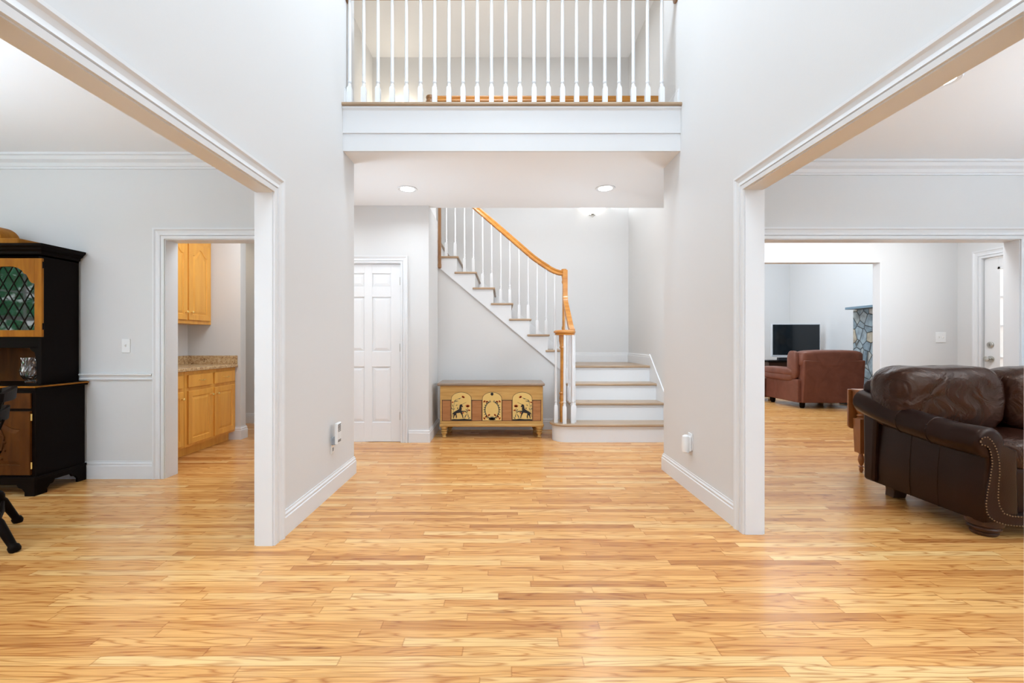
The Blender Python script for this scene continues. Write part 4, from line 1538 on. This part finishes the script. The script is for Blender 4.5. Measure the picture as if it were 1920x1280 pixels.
# ------------------------------------------------------------------ dark leather sofa
SX0, SX1 = 2.80, 4.92
sofa = thing('leather_sofa', (3.86, 3.1, 0), 'dark brown leather sofa with rolled arms and nailhead trim at right', 'sofa')
SXC = (SX0+SX1)/2
def arm(side):
    def fx(x_):
        return SX0+x_ if side < 0 else SX1-x_
    def section(zt_, cx_, r, shrink=0.0):
        cz = zt_-r
        pts = [(0.0+shrink, 0.095+shrink), (-0.010+shrink, 0.20), (-0.006+shrink, 0.34), (0.008+shrink, cz-r*0.95)]
        for k in range(13):
            an = math.radians(232-k*20)
            pts.append((cx_+(r-shrink)*math.cos(an), cz+(r-shrink)*math.sin(an)))
        pts += [(0.185-shrink, cz-r*0.5), (0.195-shrink, 0.095+shrink)]
        return pts
    keys = [(2.628, 0.648, 0.022, 0.088, 0.022), (2.634, 0.650, 0.022, 0.090, 0.008), (2.65, 0.652, 0.022, 0.092, 0.0), (2.80, 0.652, 0.012, 0.090, 0), (2.95, 0.668, 0.000, 0.090, 0), (3.10, 0.692, -0.014, 0.091, 0), (3.25, 0.728, -0.030, 0.092, 0), (3.36, 0.762, -0.042, 0.092, 0), (3.46, 0.785, -0.045, 0.090, 0), (3.475, 0.785, -0.045, 0.088, 0.015)]
    m = MB()
    m.grid([[(fx(p[0]), y_, p[1]) for p in section(zt_, cx_, r, sh)] for y_, zt_, cx_, r, sh in keys])
    m.smooth = True
    ao = obj('arm', m, M_SOFA2, sofa)
    m = MB()
    for y_, zt_, cx_, r in ((2.92, 0.664, 0.003, 0.0905), (3.12, 0.696, -0.016, 0.0915)):
        m.tube([(fx(p[0]), y_, p[1]) for p in section(zt_, cx_, r, -0.0005)[:16]], 0.0035, 6)
    obj('seam', m, M_SOFA2, ao)
    # nailhead panel on the arm front
    Lz = [(95, 300), (110, 328), (155, 335), (185, 375), (203, 450), (208, 510), (195, 590), (180, 690), (160, 790), (147, 900), (155, 970), (180, 1020), (240, 1062), (340, 1094), (430, 1104), (520, 1107)]
    Rz = [(95, 290), (115, 258), (160, 250), (205, 290), (240, 350), (260, 410), (275, 500), (278, 600), (268, 700), (263, 830), (275, 910), (320, 985), (400, 1012), (520, 1018)]
    kk = 2.62/853
    def cv(p):
        return ((1820+p[0]/5.12-942)*kk - SX0, 1.15-(770+p[1]/5.12-640)*kk)
    A, B = [cv(p) for p in Lz], [cv(p) for p in Rz]
    def dens(P, st_):
        out = []
        for p, q in zip(P, P[1:]):
            d_ = math.dist(p, q)
            n_ = max(1, int(d_/st_))
            out += [(p[0]+(q[0]-p[0])*i/n_, p[1]+(q[1]-p[1])*i/n_) for i in range(n_)]
        return out+[P[-1]]
    def even(P, step):
        D = dens(P, 0.0015)
        out = [D[0]]
        for p in D:
            if math.dist(p, out[-1]) >= step:
                out.append(p)
        return out
    m = MB()
    # strip of quads between matched samples of both edges
    nA = dens(A, 0.004)
    nB = dens(B, 0.004)
    n_ = 60
    sa = [nA[int(i*(len(nA)-1)/n_)] for i in range(n_+1)]
    sb = [nB[int(i*(len(nB)-1)/n_)] for i in range(n_+1)]
    rings = []
    for p, q in zip(sa, sb):
        rings.append([(fx(p[0]), 2.632, p[1]), (fx(p[0]), 2.620, p[1]), (fx(q[0]), 2.620, q[1]), (fx(q[0]), 2.632, q[1])])
    m.grid(rings)
    m.smooth = True
    pn_ = obj('front_panel', m, M_SOFA2, ao)
    m = MB()
    for P in (A, B):
        for p in even(P, 0.0165):
            m.lathe([(0.0042, 0), (0.0032, -0.003), (0.0, -0.004)], (fx(p[0]), 2.6205, p[1]), 8, 'y')
    obj('nailhead_trim', m, M_NAIL, pn_)
arm(-1)
arm(1)
m = MB()
m.box(SX0+0.17, SX1-0.17, 2.70, 3.44, 0.10, 0.40)
obj('seat_base', m, M_SOFA2, sofa, 0.03, seg=3)
m = MB()
m.box(SX0+0.14, SX1-0.14, 2.628, 2.70, 0.085, 0.138)
obj('front_rail', m, M_SOFA2, sofa, 0.012, seg=3)
m = MB()
m.prism([(3.39, 0.10), (3.36, 0.83), (3.39, 0.865), (3.46, 0.865), (3.50, 0.82), (3.49, 0.10)], 'x', SX0-0.035, SX1+0.035)
obj('back_frame', m, M_SOFA2, sofa, 0.025, seg=3)
for i in range(3):
    cx_ = SX0+0.19+0.29+0.58*i
    m = MB()
    m.pillow((cx_, 2.965, 0.465), (0.295, 0.275, 0.095), 0.35, 32, 16, 0.012, 5+i)
    obj('seat_cushion', m, M_SOFA, sofa)
    m = MB()
    bx_ = 3.085+0.775*i
    m.pillow((bx_, 3.245, 0.745), (0.385, 0.165, 0.232), 0.46, 40, 24, 0.018, 20+i)
    obj('back_cushion', m, M_SOFA, sofa)
for fx_, in ((2.885,), (SX1-0.085,)):
    m = MB()
    m.lathe([(0.055, 0), (0.062, 0.008), (0.066, 0.018), (0.060, 0.024), (0.074, 0.034), (0.078, 0.046), (0.072, 0.054), (0.086, 0.066), (0.088, 0.10), (0.0, 0.10)], (fx_, 2.725, 0), 22)
    obj('bun_foot', m, M_CHERRY if False else M_WALNUT, sofa)
    m = MB()
    xx = 2.93 if fx_ < 3.5 else SX1-0.13
    m.prism([(xx-0.055, 0), (xx+0.035, 0), (xx+0.05, 0.035), (xx+0.07, 0.055), (xx+0.075, 0.105), (xx-0.065, 0.105), (xx-0.05, 0.05)], 'y', 3.345, 3.42)
    obj('block_foot', m, M_WALNUT, sofa, 0.004)

# ------------------------------------------------------------------ drop leaf table behind the sofa
t = thing('drop_leaf_table', (3.45, 3.84, 0), 'cherry drop leaf table with turned legs behind the dark sofa', 'table')
m = MB()
m.box(3.10, 3.82, 3.60, 4.05, 0.712, 0.73)
obj('tabletop', m, M_CHERRY, t, 0.004)
m = MB()
m.box(3.15, 3.77, 3.66, 4.02, 0.60, 0.712)
obj('apron', m, M_CHERRY, t)
def leafpts(x0, x1, z0, z1, r):
    pts = [(x0, z1), (x1, z1)]
    for i in range(7):
        an = -PI/2*i/6
        pts.append((x1-r+r*math.cos(an), z0+r+r*math.sin(an)))
    for i in range(7):
        an = -PI/2-PI/2*i/6
        pts.append((x0+r+r*math.cos(an), z0+r+r*math.sin(an)))
    return pts
m = MB()
m.prism(leafpts(3.085, 3.835, 0.375, 0.725, 0.035), 'y', 4.054, 4.072)
obj('drop_leaf', m, M_CHERRY, t, 0.003)
for lx, ly in ((3.155, 4.0), (3.765, 4.0), (3.155, 3.66), (3.765, 3.66)):
    m = MB()
    m.sqtaper([(0.043, 0.59), (0.043, 0.712)], (lx, ly, 0))
    m.lathe([(0.036, 0.59), (0.024, 0.575), (0.034, 0.56), (0.038, 0.545), (0.030, 0.53), (0.024, 0.515), (0.038, 0.50), (0.026, 0.485), (0.038, 0.47)], (lx, ly, 0), 16)
    m.sqtaper([(0.042, 0.472), (0.034, 0.175)], (lx, ly, 0))
    m.lathe([(0.028, 0.177), (0.016, 0.160), (0.022, 0.135), (0.026, 0.11), (0.018, 0.08), (0.012, 0.062), (0.024, 0.052), (0.014, 0.042), (0.018, 0.025), (0.010, 0.0)], (lx, ly, 0), 14)
    obj('leg', m, M_CHERRY, t)

# ------------------------------------------------------------------ family room
t = thing('leather_armchair', (5.62, 8.25, 0), 'chestnut leather armchair seen from behind in front of the television', 'armchair')
m = MB()
m.prism([(7.755, 0.10), (7.70, 0.83), (7.86, 0.83), (7.93, 0.10)], 'x', 5.12, 6.155)
obj('back_frame', m, M_TAN, t, 0.02, seg=3)
m = MB()
m.pillow((5.63, 7.86, 0.845), (0.53, 0.16, 0.16), 0.42, 36, 18, 0.012, 3)
obj('back_cushion', m, M_TAN, t)
m = MB()
m.pillow((5.09, 7.96, 0.74), (0.055, 0.13, 0.25), 0.6, 24, 14, 0.01, 4)
obj('back_wing', m, M_TAN, t)
for xa, xb in ((5.06, 5.20), (6.02, 6.16)):
    m = MB()
    m.box(xa, xb, 7.80, 8.74, 0.10, 0.50)
    ar = obj('arm_panel', m, M_TAN, t, 0.02, seg=3)
    m = MB()
    m.pillow(((xa+xb)/2, 8.38, 0.525), (0.115, 0.46, 0.075), 0.5, 28, 14, 0.01, 6)
    obj('arm_lower_pad', m, M_TAN, ar)
    m = MB()
    m.pillow(((xa+xb)/2, 8.36, 0.62), (0.125, 0.48, 0.07), 0.5, 28, 14, 0.015, 7)
    obj('arm_pad', m, M_TAN, ar)
m = MB()
m.pillow((5.61, 8.33, 0.36), (0.42, 0.44, 0.13), 0.4, 28, 14, 0.01, 8)
obj('seat_cushion', m, M_TAN, t)
m = MB()
m.box(5.15, 6.07, 7.85, 8.70, 0.09, 0.30)
obj('seat_base', m, M_TAN, t, 0.01)
for lx, ly in ((5.18, 7.86), (6.04, 7.86), (5.15, 8.66), (6.06, 8.66)):
    m = MB()
    m.lathe([(0.03, 0), (0.04, 0.03), (0.045, 0.10)], (lx, ly, 0), 12)
    obj('foot', m, M_BLACK, t)
t = thing('ottoman', (5.0, 9.1, 0), 'chestnut leather ottoman half hidden by the white opening jamb', 'ottoman')
m = MB()
m.box(4.62, 5.33, 8.82, 9.34, 0.07, 0.28)
obj('base', m, M_TAN, t, 0.02, seg=3)
m = MB()
m.pillow((4.975, 9.08, 0.36), (0.37, 0.28, 0.10), 0.4, 28, 14, 0.01, 9)
obj('cushion', m, M_TAN, t)
for lx, ly in ((4.70, 8.88), (5.26, 8.88), (4.70, 9.28), (5.26, 9.28)):
    m = MB()
    m.lathe([(0.03, 0), (0.04, 0.08)], (lx, ly, 0), 10)
    obj('foot', m, M_BLACK, t)
t = thing('white_gadget', (5.28, 9.12, 0.455), 'small white gadget on a black base beside the armchair arm', 'device')
m = MB()
m.box(5.24, 5.36, 9.08, 9.17, 0.452, 0.475)
obj('base', m, M_DARK, t, 0.006)
m = MB()
m.prism([(5.22, 0.475), (5.33, 0.475), (5.40, 0.60), (5.26, 0.63)], 'y', 9.09, 9.15)
obj('body', m, M_WHITEP, t, 0.01)
t = thing('media_console', (6.2, 9.62, 0), 'dark topped wooden media console carrying the television', 'console table')
m = MB()
m.box(5.46, 6.90, 9.36, 9.90, 0.722, 0.752)
obj('console_top', m, M_BLACK, t, 0.004)
m = MB()
m.box(5.52, 6.86, 9.42, 9.86, 0.60, 0.722)
obj('apron', m, M_WALNUT, t)
for lx, ly in ((5.56, 9.45), (6.82, 9.45), (5.56, 9.82), (6.82, 9.82)):
    m = MB()
    m.sqtaper([(0.025, 0), (0.032, 0.60)], (lx, ly, 0))
    obj('leg', m, M_WALNUT, t)
t = thing('television', (6.28, 9.75, 0.752), 'flat screen television with silver bezel on the media console', 'television')
m = MB()
m.box(5.765, 6.805, 9.735, 9.785, 0.825, 1.530)
obj('bezel', m, M_SILVER, t, 0.006)
m = MB()
m.box(5.785, 6.785, 9.730, 9.737, 0.865, 1.512)
obj('screen', m, M_SCREEN, t)
m = MB()
m.box(6.12, 6.44, 9.70, 9.84, 0.752, 0.764).box(6.24, 6.32, 9.76, 9.79, 0.764, 0.84)
obj('stand', m, M_SILVER, t, 0.004)
m = MB()
m.box(5.80, 6.62, 9.54, 9.62, 0.753, 0.815)
tag(obj('soundbar', m, M_DARK, None, 0.008), 'dark soundbar lying below the television on the console', 'soundbar')
f = thing('stone_fireplace', (6.78, 7.4, 0), 'fieldstone fireplace with slate mantel on the family room right wall', 'fireplace')
m = MB()
m.box(6.60, 6.948, 6.2, 6.95, 0, 1.74).box(6.60, 6.948, 8.10, 8.56, 0, 1.74).box(6.60, 6.948, 6.95, 8.10, 0.86, 1.74).box(6.90, 6.948, 6.95, 8.10, 0, 0.86)
obj('chimney_breast', m, M_STONE, f)
m = MB()
m.box(6.40, 6.948, 6.1, 8.50, 1.742, 1.785)
obj('mantel_shelf', m, M_SLATE, f, 0.004)
m = MB()
m.box(6.25, 6.60, 6.3, 8.45, 0, 0.04)
obj('hearth', m, M_SLATE, f, 0.004)

# ------------------------------------------------------------------ switches and plug-ins
def switch_plate(x, z, yw, gangs, lab):
    w_ = 0.07 if gangs == 1 else 0.116
    t = thing('light_switch', (x, yw-0.004, z), lab, 'light switch')
    m = MB()
    m.box(x-w_/2, x+w_/2, yw-0.007, yw-0.0005, z-0.058, z+0.058)
    obj('switch_plate', m, M_WHITEP, t, 0.003)
    for i in range(gangs):
        cx_ = x+(i-(gangs-1)/2)*0.046
        m = MB()
        m.prism([(yw-0.006, z-0.012), (yw-0.018, z+0.004), (yw-0.016, z+0.012), (yw-0.006, z+0.012)], 'x', cx_-0.005, cx_+0.005)
        obj('toggle', m, M_WHITEP, t)
switch_plate(-3.157, 1.114, 3.82, 1, 'white toggle switch on dining wall between hutch and pantry doorway')
switch_plate(4.909, 1.197, 5.10, 2, 'white double toggle switch on passage wall beside the glazed door')

t = thing('outlet_plate', (LWI+0.004, 3.47, 0.365), 'white outlet plate low on the left foyer wall', 'outlet')
m = MB()
m.box(LWI+0.0005, LWI+0.007, 3.425, 3.495, 0.300, 0.418)
obj('cover_plate', m, M_WHITEP, t, 0.003)
m = MB()
m.box(LWI+0.007, LWI+0.0085, 3.448, 3.472, 0.318, 0.344)
obj('receptacle', m, M_GREYP, t)
t = thing('plug_in_alarm', (LWI+0.03, 3.45, 0.38), 'grey and white vented plug-in device on the left foyer wall outlet', 'plug-in device')
m = MB()
m.box(LWI+0.0095, LWI+0.042, 3.415, 3.49, 0.372, 0.425)
obj('adapter', m, M_GREYP, t, 0.004)
m = MB()
m.box(LWI+0.038, LWI+0.060, 3.405, 3.492, 0.378, 0.535)
hb = obj('housing', m, M_WHITEP, t, 0.005)
m = MB()
for k in range(6):
    z_ = 0.470+0.010*k
    m.box(LWI+0.0595, LWI+0.0615, 3.418, 3.478, z_, z_+0.004)
for k in range(2):
    z_ = 0.394+0.010*k
    m.box(LWI+0.0595, LWI+0.0615, 3.418, 3.478, z_, z_+0.005)
obj('vent_slot', m, M_DARK, hb)
t = thing('outlet_plate', (RWI-0.004, 3.49, 0.38), 'white outlet plate low on the right foyer wall', 'outlet')
m = MB()
m.box(RWI-0.007, RWI-0.0005, 3.455, 3.53, 0.320, 0.448)
obj('cover_plate', m, M_WHITEP, t, 0.003)
t = thing('plug_in_freshener', (RWI-0.035, 3.49, 0.36), 'white rounded plug-in freshener on the right foyer wall outlet', 'plug-in device')
m = MB()
m.box(RWI-0.022, RWI-0.0078, 3.462, 3.52, 0.312, 0.425)
obj('back_plug', m, M_WHITEP, t, 0.004)
m = MB()
m.lathe([(0.020, 0.300), (0.028, 0.306), (0.030, 0.33), (0.030, 0.40), (0.026, 0.425), (0.012, 0.434), (0.0, 0.434)], (RWI-0.040, 3.49, 0), 18)
obj('bottle_cover', m, M_WHITEP, t)

# ------------------------------------------------------------------ hedge outside the dining window
rnd = random.Random(11)
m = MB()
bm = m.bm
for i in range(3200):
    c_ = Vector((rnd.uniform(-8.4, -7.5), rnd.uniform(-0.9, 3.7), rnd.uniform(0.05, 3.0)))
    a_ = Vector((rnd.uniform(-1, 1), rnd.uniform(-1, 1), rnd.uniform(-1, 1))).normalized()
    b_ = a_.orthogonal().normalized()
    s_ = rnd.uniform(0.08, 0.17)
    vv = [bm.verts.new(c_+a_*s_), bm.verts.new(c_+b_*s_*0.5), bm.verts.new(c_-a_*s_), bm.verts.new(c_-b_*s_*0.5)]
    bm.faces.new(vv)
h_ = thing('hedge', (-7.95, 1.4, 0), 'green leafy hedge outside the dining room window', 'hedge')
obj('foliage', m, M_LEAF, h_)
m = MB()
m.tube([(-7.95, 1.4, -0.02), (-7.95, 1.42, 1.2)], [0.06, 0.03])
obj('stem', m, M_WALNUT, h_)
m = MB()
m.box(-11, -6.21, -4, 8, -0.12, -0.02)
struct('ground_outside', m, M_LEAF)
m = MB()
m.box(5.23, 6.9, 2.5 if False else 4.09, 5.09, -0.12, -0.001)
struct('porch_floor', m, M_GREYP)
